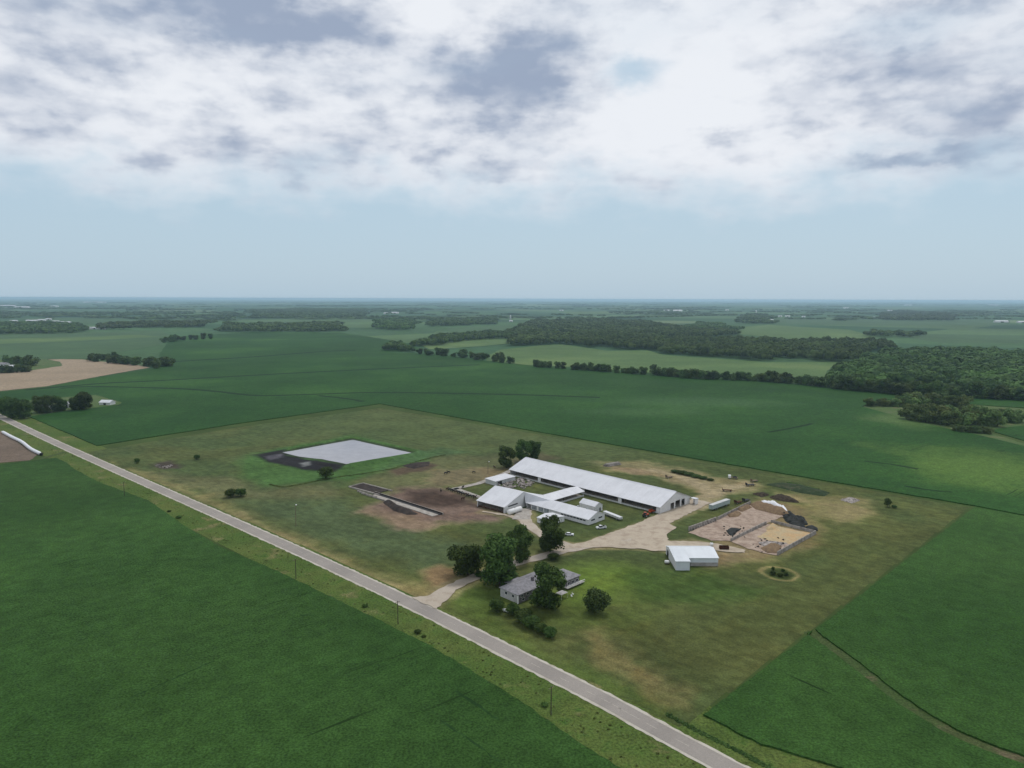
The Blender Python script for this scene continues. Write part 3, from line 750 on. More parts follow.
# ------------------------------------------------------------------ holding barn (gable to the drive, open long side)
loc, rz, _ = flat_frame((-20.0, 402.6), (-4.0, 388.9)); HL, HW, HY, HE, HR = 21.2, 28.0, 16.0, 3.7, 9.0
hb = thing('holding_barn', 'square white gabled cattle barn open along its front beside the cow lot', 'barn', loc, rz)
p = MB(); p.bx(.1, HL - .1, .1, HW - .1, .02, .36); p.build('floor', 'concrete', hb)
e2 = HR - (HW - HY) * (HR - HE) / HY
ht = lambda s: (HE + s * (HR - HE) / HY if s < HY else HR - (s - HY) * (HR - HE) / HY) - .02
wall_mb('y', HL - .1, 0, HW, ht, [(3.0, 11.5, 2.9, 3.7)], .2, 0, (HY,)).build('gable_wall', 'wall', hb)
p = MB()
for k in range(5): p.bx(HL - .16, HL - .1, 3.0, 11.5, 2.92 + .16 * k, 3.0 + .16 * k)
p.build('louvre_opening', 'dark', hb)
wall_mb('y', .1, 0, HW, ht, [(7, 14, 0, 3.8)], .2, 0, (HY,)).build('gable_wall', 'wall', hb)
wall_mb('x', HW - .1, .2, HL - .2, lambda s: e2 - .05).build('rear_wall', 'wall', hb)
for k, x in enumerate((.25, 5.4, 10.5, 15.7, HL - .6)):
    p = MB(); w = .5 if k in (0, 4) else .14; p.bx(x - w / 2, x + w / 2 + .1, .0, .3, 0, 3.62); p.build('post', 'wall' if k in (0, 4) else 'wood', hb)
p = MB(); p.bx(.2, HL - .2, .02, .2, .1, .75); p.bx(.2, HL - .2, .05, .15, 1.05, 1.2); p.build('feed_rail', 'rust', hb)
gable_roof(HL, HW, HE, HR, .6, .18, HY, e2).build('roof', 'roof', hb)

# ------------------------------------------------------------------ milking parlor
loc, rz, PL = flat_frame((8.6, 399.6), (41.2, 368.2)); PW, PE, PR = 14.2, 3.2, 5.8
pr = thing('milking_parlor', 'long low white parlor building with a dark window band and pale grey panels', 'building', loc, rz)
wt = lambda s: PE - .03
band = [(25.8 + 2.2 * k, 27.7 + 2.2 * k, 1.7, 2.5) for k in range(8)]
front_holes = [(.3, 3.4, 0, 2.9)] + band
wall_mb('x', .1, 0, PL, wt, front_holes).build('front_wall', 'wall', pr)
pt = lambda s: PR - abs(s - PW / 2) * (PR - PE) / (PW / 2) - .03
gh = [(2.2, 5.5, 1.7, 2.55), (8.6, 12.0, 1.7, 2.55)]
wall_mb('y', PL - .1, .2, PW - .2, pt, gh, .2, 0, (PW / 2,)).build('gable_wall', 'wall', pr)
wall_mb('y', .1, .2, PW - .2, pt, [], .2, 0, (PW / 2,)).build('gable_wall', 'wall', pr)
wall_mb('x', PW - .1, 0, PL, wt, [(8.0, 16.0, 0, 2.9)]).build('rear_wall', 'wall', pr)
for h in band: window(pr, 'x', .1, h[0], h[1], h[2], h[3], -1)
for h in gh: window(pr, 'y', PL - .1, h[0], h[1], h[2], h[3], 1)
for k in range(3):
    p = MB(); p.bx(4.3 + k * 4.2 + (0 if k == 0 else 1.0), 8.0 + k * 4.2 + (.6 if k else 0), -.09, -.02, .5, 2.75); p.build('fibreglass_panel', 'translucent', pr)
p = MB(); p.bx(8.1, 9.2, -.1, -.02, .1, 3.0); p.build('door', 'trim', pr)
p = MB(); p.bx(.2, PL - .2, .2, PW - .2, .02, .3); p.build('floor', 'concrete', pr)
prf = gable_roof(PL, PW, PE, PR, .55).build('roof', 'roof', pr)
_inv = (Matrix.Translation(pr.location) @ Matrix.Rotation(pr.rotation_euler.z, 4, 'Z')).inverted()
_q = [_inv @ Vector(v) for v in ((8.0, 399.9, 3.35), (7.2, 402.9, 8.6), tuple(P(543, 494.9, 3.6)), (26.6, 405.4, 3.5), (22.4, 395.4, 5.6))]
p = MB(); p.add([tuple(v) for v in _q] + [(v.x, v.y, v.z - .18) for v in _q], [(0, 4, 1), (1, 4, 3), (1, 3, 2), (5, 6, 9), (6, 8, 9), (6, 7, 8)] + [(i, 5 + i, 5 + (i + 1) % 5, (i + 1) % 5) for i in (0, 1, 2, 3)] + [(4, 9, 5, 0)])
p.build('link_roof', 'roof', pr)
for x in (31.5, 38):
    p = MB(); p.box((x, PW / 2 + .9, PR + .05), (1.0, 1.0, .9)); p.build('roof_vent', 'steel', prf)

# ------------------------------------------------------------------ covered passage from parlor to barn
loc, rz, QL = flat_frame((22.8, 403.2), (44.6, 424.4)); QW, QE, QR = 11.4, 3.25, 5.0
ps = thing('covered_passage', 'white roofed cattle passage joining the parlor to the long barn', 'building', loc, rz)
p = MB(); p.bx(.1, QL - .3, .1, QW - .1, .02, .34); p.build('floor', 'concrete', ps)
p = MB(); p.bx(0, QL - .4, .0, .15, .0, 1.1); p.build('low_side_wall', 'wall_old', ps)
wall_mb('x', QW - .1, 0, QL - .4, lambda s: QE - .03, [(2, QL - 3, 1.3, 2.9)]).build('rear_wall', 'wall', ps)
for k in range(5):
    p = MB(); p.bx(k * 5.6 + .1, k * 5.6 + .32, 0, .2, 1.05, QE - .12); p.build('post', 'wood', ps)
gable_roof(QL - .4, QW, QE, QR, .4).build('roof', 'roof', ps)

# ------------------------------------------------------------------ small outbuildings round the parlor
def small_gable(name, label, cat, loc, rz, L, W, e, r, wmat='wall', rmat='roof', holes_g=(), holes_f=(), oh=.35):
    t = thing(name, label, cat, loc, rz)
    gt_ = lambda s: r - abs(s - W / 2) * (r - e) / (W / 2) - .03
    wall_mb('y', L - .08, 0, W, gt_, holes_g, .15, 0, (W / 2,)).build('gable_wall', wmat, t)
    wall_mb('y', .08, 0, W, gt_, [], .15, 0, (W / 2,)).build('gable_wall', wmat, t)
    wall_mb('x', .08, .16, L - .16, lambda s: e - .03, holes_f, .15).build('front_wall', wmat, t)
    wall_mb('x', W - .08, .16, L - .16, lambda s: e - .03, [], .15).build('rear_wall', wmat, t)
    p = MB(); p.bx(.2, L - .2, .2, W - .2, .02, .3); p.build('floor', 'dark', t)
    gable_roof(L, W, e, r, oh, .14).build('roof', rmat, t)
    return t
rzA = math.atan2(A.y, A.x)
c = P(579.5, 508.5).to_2d()
small_gable('entry_shed', 'small white gabled shed with a black doorway behind the parlor roof', 'shed', (c.x, c.y, 0), rzA, 11.5, 6.6, 3.6, 5.4, holes_g=[(3.9, 5.2, 0, 2.2)])
c = P(537.2, 517.0, 3.0).to_2d()
gs = small_gable('front_garage', 'low white roofed garage half hidden by the tree before the parlor', 'garage', (c.x, c.y, 0), rzA, 9.0, 12.0, 2.8, 3.7, holes_f=[(.7, 3.7, 0, 2.3), (5.1, 8.1, 0, 2.3)])
for x in (.75, 5.15):
    p = MB(); p.bx(x, x + 2.9, -.02, .05, .05, 2.28); p.build('garage_door', 'trim', gs)
q = [P(487.2, 478.3, 3).to_2d(), P(495.5, 481.3, 3).to_2d(), P(515.2, 476.3, 3).to_2d(), P(506.5, 472.3, 3).to_2d()]
ex = (q[2] - q[1]).normalized(); ey = Vector((-ex.y, ex.x)); Lq = (q[2] - q[1]).length; Wq = max(5.0, abs((q[0] - q[1]).dot(ey)))
t = thing('calf_shed', 'flat roofed pale grey shed at the left end of the long barn', 'shed', (q[1].x, q[1].y, 0), math.atan2(ex.y, ex.x))
wall_mb('x', .1, 0, Lq, lambda s: 2.85, [(2, 6, 0, 2.2)]).build('front_wall', 'wall_old', t)
wall_mb('y', .1, .2, Wq - .2, lambda s: 2.85 + .03 * s).build('end_wall', 'wall_old', t)
wall_mb('y', Lq - .1, .2, Wq - .2, lambda s: 2.85 + .03 * s).build('end_wall', 'wall_old', t)
wall_mb('x', Wq - .1, 0, Lq, lambda s: 2.85 + .03 * Wq).build('rear_wall', 'wall_old', t)
p = MB(); p.ext([(-.4, 2.86), (Wq + .4, 2.92 + .03 * Wq), (Wq + .4, 3.05 + .03 * Wq), (-.4, 2.99)], -.4, Lq + .4); p.build('roof', 'roof', t)
# white tank by the gable wall
a, b = P(508.5, 515.6).to_2d(), P(521.5, 511.3).to_2d(); d = (b - a).normalized(); mid = (a + b) / 2 + Vector((d.y, -d.x)) * -.2
t = thing('storage_tank', 'rounded white storage tank against the holding barn gable wall', 'tank', (mid.x, mid.y, 0), math.atan2(d.y, d.x))
hl = (b - a).length / 2 - .6
p = MB(); p.tube([(-hl - .5, 0, 1.75), (-hl - .35, 0, 1.75), (-hl, 0, 1.75), (hl, 0, 1.75), (hl + .35, 0, 1.75), (hl + .5, 0, 1.75)], [.3, 1.1, 1.45, 1.45, 1.1, .3], 20); p.build('vessel', 'trim', t, True)
for x in (-hl * .7, hl * .7):
    p = MB(); p.bx(x - .2, x + .2, -1.0, 1.0, 0, .75); p.build('cradle', 'concrete', t)
p = MB(); p.tube([(0, 0, 3.1), (0, 0, 3.45)], .35, 12); p.build('hatch', 'steel', t)

# ------------------------------------------------------------------ white machine shed (L shaped)
ms = thing('machine_shed', 'white L-shaped machine shed with a pale blue roof beside the gravel yard', 'shed', (73.3, 304.9, 0), 0)
SW, SB = 20.3, 6.2            # width, depth of the left wing in front
y1, yr_, y2 = 5.2, 14.2, 20.8; er, rg, el_ = 3.9, 5.6, 4.2
wall_mb('x', .1, .0, SB, lambda s: el_ - .04).build('wing_front_wall', 'shed_roof', ms)
sl = (rg - el_) / yr_
lt_ = lambda s: (el_ + sl * s if s < yr_ else rg - (s - yr_) * (rg - er) / (y2 - yr_)) - .04
wall_mb('y', .1, .2, y2 - .2, lt_, [(15.0, 19.0, 0, 3.2)], .2, 0, (yr_,)).build('side_wall', 'wall', ms)
wall_mb('y', SB - .1, .2, y1 - .05, lambda s: el_ + sl * s - .05).build('wing_side_wall', 'wall', ms)
sr = (rg - er) / (yr_ - y1)
wall_mb('x', y1 + .1, SB, SW, lambda s: er - .05, [(SB + .1, SB + 1.5, 0, 1.8)], .2, 1.75).build('front_wall', 'shed_roof', ms)
wall_mb('x', y1 + .1, SB + 1.6, SW, lambda s: 1.74, []).build('lower_front_wall', 'tan_band', ms)
rt_ = lambda s: (er + sr * (s - y1) if s < yr_ else rg - (s - yr_) * (rg - er) / (y2 - yr_)) - .05
wall_mb('y', SW - .1, y1 + .2, y2 - .2, rt_, [], .2, 0, (yr_,)).build('side_wall', 'wall', ms)
wall_mb('x', y2 - .1, 0, SW, lambda s: er - .05).build('rear_wall', 'wall', ms)
p = MB(); p.bx(.2, SW - .2, 5.5, y2 - .2, .02, .2); p.build('floor', 'dark', ms)
th = .14
p = MB(); p.ext([(-.3, el_ - .3 * sl), (yr_, rg), (yr_, rg + th), (-.3, el_ - .3 * sl + th)], -.3, SB + .2); p.build('wing_roof', 'shed_roof', ms)
p = MB(); p.ext([(y1 - .35, er - .35 * sr), (yr_, rg), (yr_, rg + th), (y1 - .35, er - .35 * sr + th)], SB + .203, SW + .3); p.build('front_roof', 'shed_roof', ms)
p = MB(); p.ext([(yr_ + .004, rg), (y2 + .3, er - .1), (y2 + .3, er - .1 + th), (yr_ + .004, rg + th)], -.3, SW + .3); p.build('rear_roof', 'shed_roof', ms)

# ------------------------------------------------------------------ farmhouse
ho = P(518.7, 605).to_2d()
hA = Vector((.700, -.714)); hB = Vector((.714, .700))
house = thing('farmhouse', 'grey roofed split-level farmhouse with stone walls partly behind a tall tree', 'house', (ho.x, ho.y, 0), math.atan2(hB.y, hB.x))
# local x runs along the house away to the right (hB), local y runs back to the left (-hA)
def hip(x0, x1, y0, y1, ev, rise, name='roof', oh=.5):
    mb = MB(); x0 -= oh; x1 += oh; y0 -= oh; y1 += oh
    w, d = x1 - x0, y1 - y0; z = ev - .05
    if w >= d: r0, r1 = (x0 + d / 2 * .8, (y0 + y1) / 2, z + rise), (x1 - d / 2 * .8, (y0 + y1) / 2, z + rise)
    else: r0, r1 = ((x0 + x1) / 2, y0 + w / 2 * .8, z + rise), ((x0 + x1) / 2, y1 - w / 2 * .8, z + rise)
    b = [(x0, y0, z), (x1, y0, z), (x1, y1, z), (x0, y1, z)]; f = [(q[0], q[1], z - .18) for q in b]
    fs = [(0, 1, 5, 4), (1, 2, 5), (2, 3, 4, 5), (3, 0, 4)] if w >= d else [(0, 1, 4), (1, 2, 5, 4), (2, 3, 5), (3, 0, 4, 5)]
    mb.add(b + [r0, r1] + f, fs + [(6, 7, 1, 0), (7, 8, 2, 1), (8, 9, 3, 2), (9, 6, 0, 3), (9, 8, 7, 6)])
    return mb.build(name, 'shingle', house)
def block(x0, x1, y0, y1, h, mat='siding'):
    p = MB(); p.bx(x0, x1, y0, y1, 0, h); return p.build('wall', mat, house)
block(.5, 14.5, .9, 11.0, 3.75); hip(.5, 14.5, .9, 11.0, 3.9, 2.1)
block(14.52, 25.4, 3.2, 13.6, 3.2); hip(14.4, 25.4, 3.2, 13.6, 3.3, 1.9)
block(25.42, 34.2, -2.2, 7.0, 3.3); hip(25.3, 34.2, -2.2, 7.0, 3.5, 1.9)
block(7.5, 14.5, 11.02, 15.2, 2.8); hip(7.5, 14.5, 10.6, 15.2, 2.9, 1.3)
p = MB(); p.bx(.7, 14.4, .76, .88, 0, 3.5); p.build('stone_facing', 'stone', house)
p = MB(); p.bx(25.5, 34.1, -2.34, -2.22, 0, 2.9); p.build('stone_facing', 'stone', house)
p = MB(); p.bx(.2, .62, .6, 1.02, 0, 3.72); p.build('corner_post', 'trim', house)
for s0, z0 in ((2.0, 2.3), (5.2, 2.3), (8.4, 2.3), (11.4, 2.3), (2.6, .7), (7.4, .7)): window(house, 'x', .76, s0, s0 + 1.3, z0, z0 + .95, -1)
for s0 in (26.4, 29.2, 31.8): window(house, 'x', -2.34, s0, s0 + 1.5, 1.2, 2.4, -1)
for s0 in (3.0, 7.0): window(house, 'y', .5, s0, s0 + 1.3, 1.9, 3.0, -1)
p = MB(); p.bx(12.0, 13.0, 4.2, 5.0, 4.2, 6.7); p.build('chimney', 'stone', house)
# deck in front of the right wing
dk = MB(); dk.bx(24.2, 35.4, -4.4, -2.36, .75, .95); dko = dk.build('deck', 'deck', house)
p = MB()
for k in range(11): p.bx(24.3 + k * 1.1, 24.4 + k * 1.1, -4.38, -4.28, .95, 1.85)
p.bx(24.2, 35.4, -4.4, -4.26, 1.85, 1.95); p.build('railing', 'trim', dko)
hm = house.matrix_basis if False else Matrix.Translation(house.location) @ Matrix.Rotation(house.rotation_euler.z, 4, 'Z')
def HW_(x, y): q = hm @ Vector((x, y, 0)); return q.to_2d()
q = HW_(17.2, -7.4)
t = thing('patio_canopy', 'small pale grey canopy on thin posts beside the house deck', 'canopy', (q.x, q.y, 0), math.atan2(hB.y, hB.x))
p = MB(); p.add([(-2, -1.6, 2.3), (2, -1.6, 2.3), (2, 1.6, 2.3), (-2, 1.6, 2.3), (-.5, 0, 2.9), (.5, 0, 2.9)], [(0, 1, 5, 4), (1, 2, 5), (2, 3, 4, 5), (3, 0, 4), (3, 2, 1, 0)]); p.build('canopy_top', 'deck', t)
for sx in (-1.9, 1.9):
    for sy in (-1.5, 1.5):
        p = MB(); p.tube([(sx, sy, 0), (sx, sy, 2.32)], .05, 6); p.build('post', 'trim', t)
for k, (x, y, lab) in enumerate(((20.8, -9.6, 'white lawn chair standing on the grass in front of the house deck'), (22.8, -8.6, 'white lawn chair nearest the right end of the house deck'))):
    q = HW_(x, y); t = thing('lawn_chair', lab, 'chair', (q.x, q.y, 0), .4 + k)
    p = MB(); p.bx(-.3, .3, -.3, .3, .38, .44); p.build('seat', 'trim', t)
    p = MB(); p.box((0, .36, .75), (.6, .06, .75), 0, 0, -.25); p.build('backrest', 'trim', t)
    for sx in (-.26, .26):
        for sy in (-.26, .26):
            p = MB(); p.bx(sx - .03, sx + .03, sy - .03, sy + .03, 0, .4); p.build('leg', 'trim', t)
# propane tank in the shrub row
q = P(505.8, 612.3).to_2d()
t = thing('propane_tank', 'white propane tank on short feet in the house shrub row', 'tank', (q.x, q.y, 0), math.atan2(-.6, .8))
p = MB(); p.tube([(-1.55, 0, .85), (-1.4, 0, .85), (-1.1, 0, .85), (1.1, 0, .85), (1.4, 0, .85), (1.55, 0, .85)], [.12, .42, .55, .55, .42, .12], 16); p.build('vessel', 'trim', t, True)
p = MB(); p.tube([(0, 0, 1.38), (0, 0, 1.6)], .2, 12); p.build('valve_cover', 'trim', t)
for x in (-.8, .8):
    p = MB(); p.bx(x - .1, x + .1, -.35, .35, 0, .4); p.build('foot', 'concrete', t)

# ------------------------------------------------------------------ bunker silo
def bunker_wall(label, a, b, h, w=.35, ribs=0, side=1, h2=None):
    a, b = Vector(a[:2]), Vector(b[:2]); d = b - a; Lw = d.length
    t = thing('bunker_wall', label, 'wall', (a.x, a.y, 0), math.atan2(d.y, d.x))
    p = MB(); p.ext([(-w / 2 - .15, 0), (w / 2 + .15, 0), (w / 2, h), (-w / 2, h)], 0, Lw); p.build('panel', 'concrete_wall', t)
    for k in range(ribs):
        x = (k + .5) * Lw / ribs; p = MB(); p.ext([(side * (w / 2 + .16), 0), (side * (w / 2 + 1.2), 0), (side * (w / 2 + .02), h * .9)], x - .12, x + .12); p.build('buttress', 'concrete_wall', t)
    return t
bunker_wall('ribbed concrete bunker wall along the left edge of the silage pad', P(688.7, 531), P(716, 521), 2.3, .5, 11, -1)
bunker_wall('plain far stretch of the left bunker wall, behind the feed pile', P(717.5, 520.3), P(750.4, 504), 1.9, .35)
bunker_wall('concrete bunker wall dividing the two silage pads', P(731, 541.5), P(766, 524.2), 1.7, .5)
bunker_wall('outer right concrete bunker wall along the mown grass', P(777.3, 555.5), P(815.6, 534), 2.0, .4)
bunker_wall('rear concrete bunker wall closing the tan right-hand pad', P(771, 522.5), P(815.2, 533.2), 1.5, .4)
sheet('silage_pad', PP((688, 533), (752, 504.5), (790, 514), (766, 524), (731, 541.5), (712, 541)), 'slab_pink', .30, jit=.4)
sheet('silage_pad', PP((731, 542), (768, 524.5), (815, 534.5), (776, 556), (764, 553.5), (748, 549)), 'slab_pink', .31, jit=.4)
sheet('silage_floor', PP((758, 538), (772, 526), (812, 534.5), (796, 545), (776, 543)), 'silage_tan', .33, jit=.9)
def heap(name, label, cat, pts, h, mat, seed, rough=.35, kind=None, step=.8):
    """irregular pile standing on an outline"""
    random.seed(seed); poly = [Vector(q[:2]) for q in pts]
    xs = [q.x for q in poly]; ys = [q.y for q in poly]
    gx = np.arange(min(xs), max(xs) + step, step); gy = np.arange(min(ys), max(ys) + step, step)
    HX, HY_ = np.meshgrid(gx, gy, indexing='ij'); d = -sd_poly(HX, HY_, poly)
    wmax = max(d.max(), .5)
    hz = h * np.clip(d / (wmax * .75), 0, 1) ** .7 * (1 - rough / 2 + rough * fbm(HX, HY_, 2.2, seed, 3)) + (fbm(HX, HY_, 1.1, seed + 5, 2) - .5) * rough * h * .6 * (d > step)
    mb = MB(); ids = {}
    cx, cy = sum(xs) / len(xs), sum(ys) / len(ys)
    for i in range(len(gx) - 1):
        for j in range(len(gy) - 1):
            if d[i:i + 2, j:j + 2].max() > 0:
                f = []
                for a_, b_ in ((i, j), (i + 1, j), (i + 1, j + 1), (i, j + 1)):
                    if (a_, b_) not in ids: ids[(a_, b_)] = len(mb.v); mb.v.append((gx[a_] - cx, gy[b_] - cy, max(hz[a_, b_], 0) + (.0 if d[a_, b_] > 0 else -.4)))
                    f.append(ids[(a_, b_)])
                mb.f.append(tuple(f))
    o = mb.build(name, mat, None, True); o.location = (cx, cy, .3)
    return tag(o, label, cat, None, kind)
heap('silage_pile', 'brown silage pile at the back of the left bunker', 'pile', PP((749, 505), (757, 502.5), (788, 511), (792, 516), (780, 516), (756, 510)), 2.6, 'feed', 3)
heap('silage_pile', 'loose brown silage heap against the left bunker wall', 'pile', PP((727, 515.5), (736, 511.5), (742, 514), (738, 517.5), (729, 518)), 1.3, 'feed', 4, .6)
heap('silage_pile', 'orange tan silage heap in the back corner of the right-hand pad', 'pile', PP((765, 529), (772, 524), (778, 526.5), (775, 530), (768, 531)), 1.2, 'silage_tan', 5, .6)
heap('silage_pile', 'brown feed heap at the open corner by the outer wall', 'pile', PP((760, 549), (770, 544), (782, 547), (778, 553.5), (768, 554)), 1.6, 'feed', 6, .5)
heap('rubble', 'broken concrete and scrap lying on the right-hand pad', 'rubble', PP((757, 543), (770, 541), (788, 543.5), (782, 546), (765, 548.5)), .7, 'rubble', 7, 1.0, 'stuff')
heap('silage_cover', 'crumpled black plastic cover held by tyres behind the bunker', 'cover', PP((781, 514), (789, 512), (797, 517), (804, 517.5), (808, 525), (797, 526), (786, 522)), 1.8, 'plastic', 8, 1.7)
heap('silage_cover', 'small black plastic heap behind the corner of the rear wall', 'cover', PP((804, 528), (811, 526.5), (817, 528), (818, 531.5), (810, 531.5)), 1.4, 'plastic', 9, .8)
heap('silage_cover', 'torn black plastic scraps lying on the left pad', 'cover', PP((726, 531), (731, 528), (742, 529.5), (737, 533), (733, 537.5), (728, 535)), .6, 'plastic', 10, 1.2)
heap('plastic_sheet', 'crumpled white plastic sheet along the crest of the silage pile', 'cover', PP((757, 504.5), (766, 504.3), (778, 507), (787, 511), (789, 515), (784, 513.5), (774, 510), (763, 507.2)), 3.3, 'tarp', 31, .5)
random.seed(61)
_deb = MB()
for k in range(64):
    if k < 34: px, py = random.uniform(752, 786), random.uniform(538, 553)
    else: px, py = random.uniform(722, 746), random.uniform(527, 538)
    q = P(px, py); s_ = random.uniform(.15, .7); _deb.box((q.x, q.y, .36 + s_ * .2), (s_ * 1.8, s_, s_ * .5), random.uniform(0, 3), random.uniform(-.4, .4), 0)
tag(_deb.build('scrap_litter', 'blue_flower'), 'dark bits of feed and scrap littering the silage pads', None, None, 'stuff')
heap('silage_pile', 'low dark feed spill at the foot of the dividing wall', 'pile', PP((742, 533), (752, 528.5), (758, 527.5), (750, 532), (744, 535)), .6, 'feed', 33, 1.0)
heap('silage_pile', 'reddish feed heap against the far left bunker wall', 'pile', PP((736, 510), (748, 506), (752, 508), (742, 512.5)), 1.5, 'feed', 34, .8)
heap('silage_cover', 'crumpled black plastic with tyres behind the rear wall middle', 'cover', PP((789, 523), (799, 523), (806, 527), (800, 529.5), (790, 527)), 1.2, 'plastic', 35, 1.2)
heap('dirt_pile', 'low brown dirt pile left of the brush pile', 'pile', PP((752, 494), (762, 492.5), (770, 495), (762, 497.5)), .9, 'blue_flower', 36, 1.0)
random.seed(5)
for k, (px, py) in enumerate(((784, 515), (788, 517), (792, 518.5), (796, 520), (799, 522), (803, 523.5), (730, 532), (733, 530.5), (737, 531), (735, 534), (767, 541.5), (783, 544))):
    q = P(px, py, .3); mb = MB()
    for i in range(12):
        pass
    ring = [(math.cos(2 * math.pi * i / 12) * .42, math.sin(2 * math.pi * i / 12) * .42, 0) for i in range(13)]
    mb.tube(ring, .15, 7); o = mb.build('tyre', 'tyre', None, True); o.location = (q.x, q.y, 1.75 if k < 6 else .75); o.rotation_euler = (random.uniform(-.3, .3), random.uniform(-.3, .3), 0)
    tag(o, 'old black tyre weighing down plastic by the silage bunker' if k < 10 else 'old black tyre lying among rubble on the silage pad', 'tyre', 'tyres on the silage covers' if k < 10 else 'tyres in the rubble')

# ------------------------------------------------------------------ concrete feed bunk in the cow lot
a, b = P(374, 493).to_2d(), P(443, 515).to_2d(); d = b - a
fb = thing('feed_bunk', 'long narrow concrete feed bunk with a dark trough in the cow lot', 'feed bunk', (a.x, a.y, 0), math.atan2(d.y, d.x))
Lf = d.length
p = MB(); p.bx(0, Lf, 0, .35, 0, 1.25); p.build('back_wall', 'concrete_wall', fb)
p = MB(); p.bx(.1, Lf - 1, -2.0, -.09, .2, .50); p.build('trough', 'dark', fb)
p = MB(); p.bx(.1, Lf - .6, -.085, -.005, .2, 1.15); p.build('dark_face', 'mud', fb)  # thin dark panel over the trough side of the back wall
p = MB(); p.bx(4, Lf - 1.5, -6.2, -2.02, .1, .42); p.build('apron', 'concrete', fb)
p = MB(); p.bx(-4, Lf * .42, -6.7, -6.25, 0, .85); p.build('kerb', 'concrete_wall', fb)
p = MB(); p.bx(-10, Lf * .16, -5.6, -5.0, 0, .9); p.build('kerb', 'concrete_wall', fb)
a, b = P(349, 487.5).to_2d(), P(375, 494.5).to_2d(); d = b - a
pit = thing('manure_pit', 'shallow concrete walled pit of dark slurry at the end of the feed bunk', 'pit', (a.x, a.y, 0), math.atan2(d.y, d.x))
Lp = d.length
p = MB(); p.bx(.4, Lp - .4, .4, 11, .1, .45); p.build('slurry', 'mud', pit)
for nm, bb in (('front_wall', (0, Lp + 4, -.3, .35, 0, .9)), ('rear_wall', (0, Lp + 3, 11.05, 11.6, 0, .9)), ('end_wall', (-.4, -.02, .4, 11.0, 0, .88))):
    p = MB(); p.bx(*bb); p.build(nm, 'concrete', pit)
heap('manure_pile', 'dark curved bank of manure beside the feed bunk apron', 'pile', PP((383, 502.5), (390, 500.5), (398, 506), (412, 511.5), (418, 514.5), (408, 515), (394, 511)), 1.5, 'mud', 14, 1.0)
heap('manure_pile', 'brown muck bank below the lagoon edge', 'pile', PP((402, 466), (418, 462.5), (430, 462.5), (428, 466), (414, 469)), .9, 'mud', 15, 1.0)
# concrete rubble yard between the barns
random.seed(31)
rub = MB(); poly = PP((498, 484), (512, 479), (524, 478.5), (534, 483.5), (526, 489), (512, 489), (500, 487))
xs = [q.x for q in poly]; ys = [q.y for q in poly]; cnt = 0
while cnt < 170:
    x, y = random.uniform(min(xs), max(xs)), random.uniform(min(ys), max(ys))
    if sd_poly(np.array([x]), np.array([y]), poly)[0] < 0:
        s_ = random.uniform(.4, 1.4); rub.box((x, y, .3 + s_ * .18), (s_ * 1.6, s_, s_ * .5), random.uniform(0, 3), random.uniform(-.3, .3), random.uniform(-.3, .3)); cnt += 1
o = rub.build('rubble', 'rubble'); tag(o, 'broken concrete rubble heaped between the calf shed and the barns', 'rubble', None, 'stuff')
rub = MB()
for k in range(16):
    q = P(random.uniform(155, 172), random.uniform(465.5, 468.5)); s_ = random.uniform(.5, 1.4); rub.box((q.x, q.y, .2 + s_ * .2), (s_ * 1.5, s_, s_ * .6), random.uniform(0, 3), random.uniform(-.3, .3), 0)
o = rub.build('rubble', 'rubble'); tag(o, 'pale rocks dumped on the dark muddy patch in the far pasture', 'rubble', None, 'stuff')

# ------------------------------------------------------------------ vehicles and implements
def wheel(parent, x, y, r, w, name='wheel'):
    p = MB(); p.tube([(x, y - w / 2, r), (x, y - w * .38, r), (x, y + w * .38, r), (x, y + w / 2, r)], [r * .82, r, r, r * .82], 16)
    wo = p.build(name, 'tyre', parent)
    q = MB(); q.tube([(x, y - w / 2 - .02, r), (x, y + w / 2 + .02, r)], r * .55, 12); q.build('rim', 'steel', wo)
q = P(569.2, 535.6).to_2d()
car = thing('parked_car', 'white sedan parked on the grass edge beside the dark tree', 'car', (q.x, q.y, .1), R(-8))
p = MB(); p.ext([(-.88, .32), (-.9, .75), (-.82, .95), (.82, .95), (.9, .75), (.88, .32)], -2.3, 2.3); p.build('body', 'car_white', car)
p = MB(); p.add([(-1.75, -.8, .955), (1.15, -.8, .955), (1.15, .8, .955), (-1.75, .8, .955), (-1.15, -.64, 1.44), (.35, -.64, 1.44), (.35, .64, 1.44), (-1.15, .64, 1.44)], [(0, 1, 5, 4), (1, 2, 6, 5), (2, 3, 7, 6), (3, 0, 4, 7)]); p.build('windows', 'glass', car)
p = MB(); p.bx(-1.2, .4, -.66, .66, 1.44, 1.5); p.build('roof', 'car_white', car)
for x in (-1.4, 1.45):
    for y in (-.82, .82): wheel(car, x, y, .33, .22)
for y in (-.6, .6): p = MB(); p.bx(2.29, 2.34, y - .18, y + .18, .62, .76); p.build('headlight', 'lamp', car)
q = P(601, 528.8).to_2d()
pk = thing('pickup_truck', 'white pickup truck with a dark load parked by the parlor end', 'truck', (q.x, q.y, .1), R(196))
p = MB(); p.bx(-2.8, 2.7, -.95, .95, .45, .95); p.build('body', 'car_white', pk)
p = MB(); p.add([(-.4, -.9, .96), (1.5, -.9, .96), (1.5, .9, .96), (-.4, .9, .96), (-.2, -.74, 1.8), (.95, -.74, 1.8), (.95, .74, 1.8), (-.2, .74, 1.8)], [(0, 1, 5, 4), (1, 2, 6, 5), (2, 3, 7, 6), (3, 0, 4, 7)]); p.build('cab_windows', 'glass', pk)
p = MB(); p.bx(-.25, 1.0, -.78, .78, 1.8, 1.88); p.build('cab_roof', 'car_white', pk)
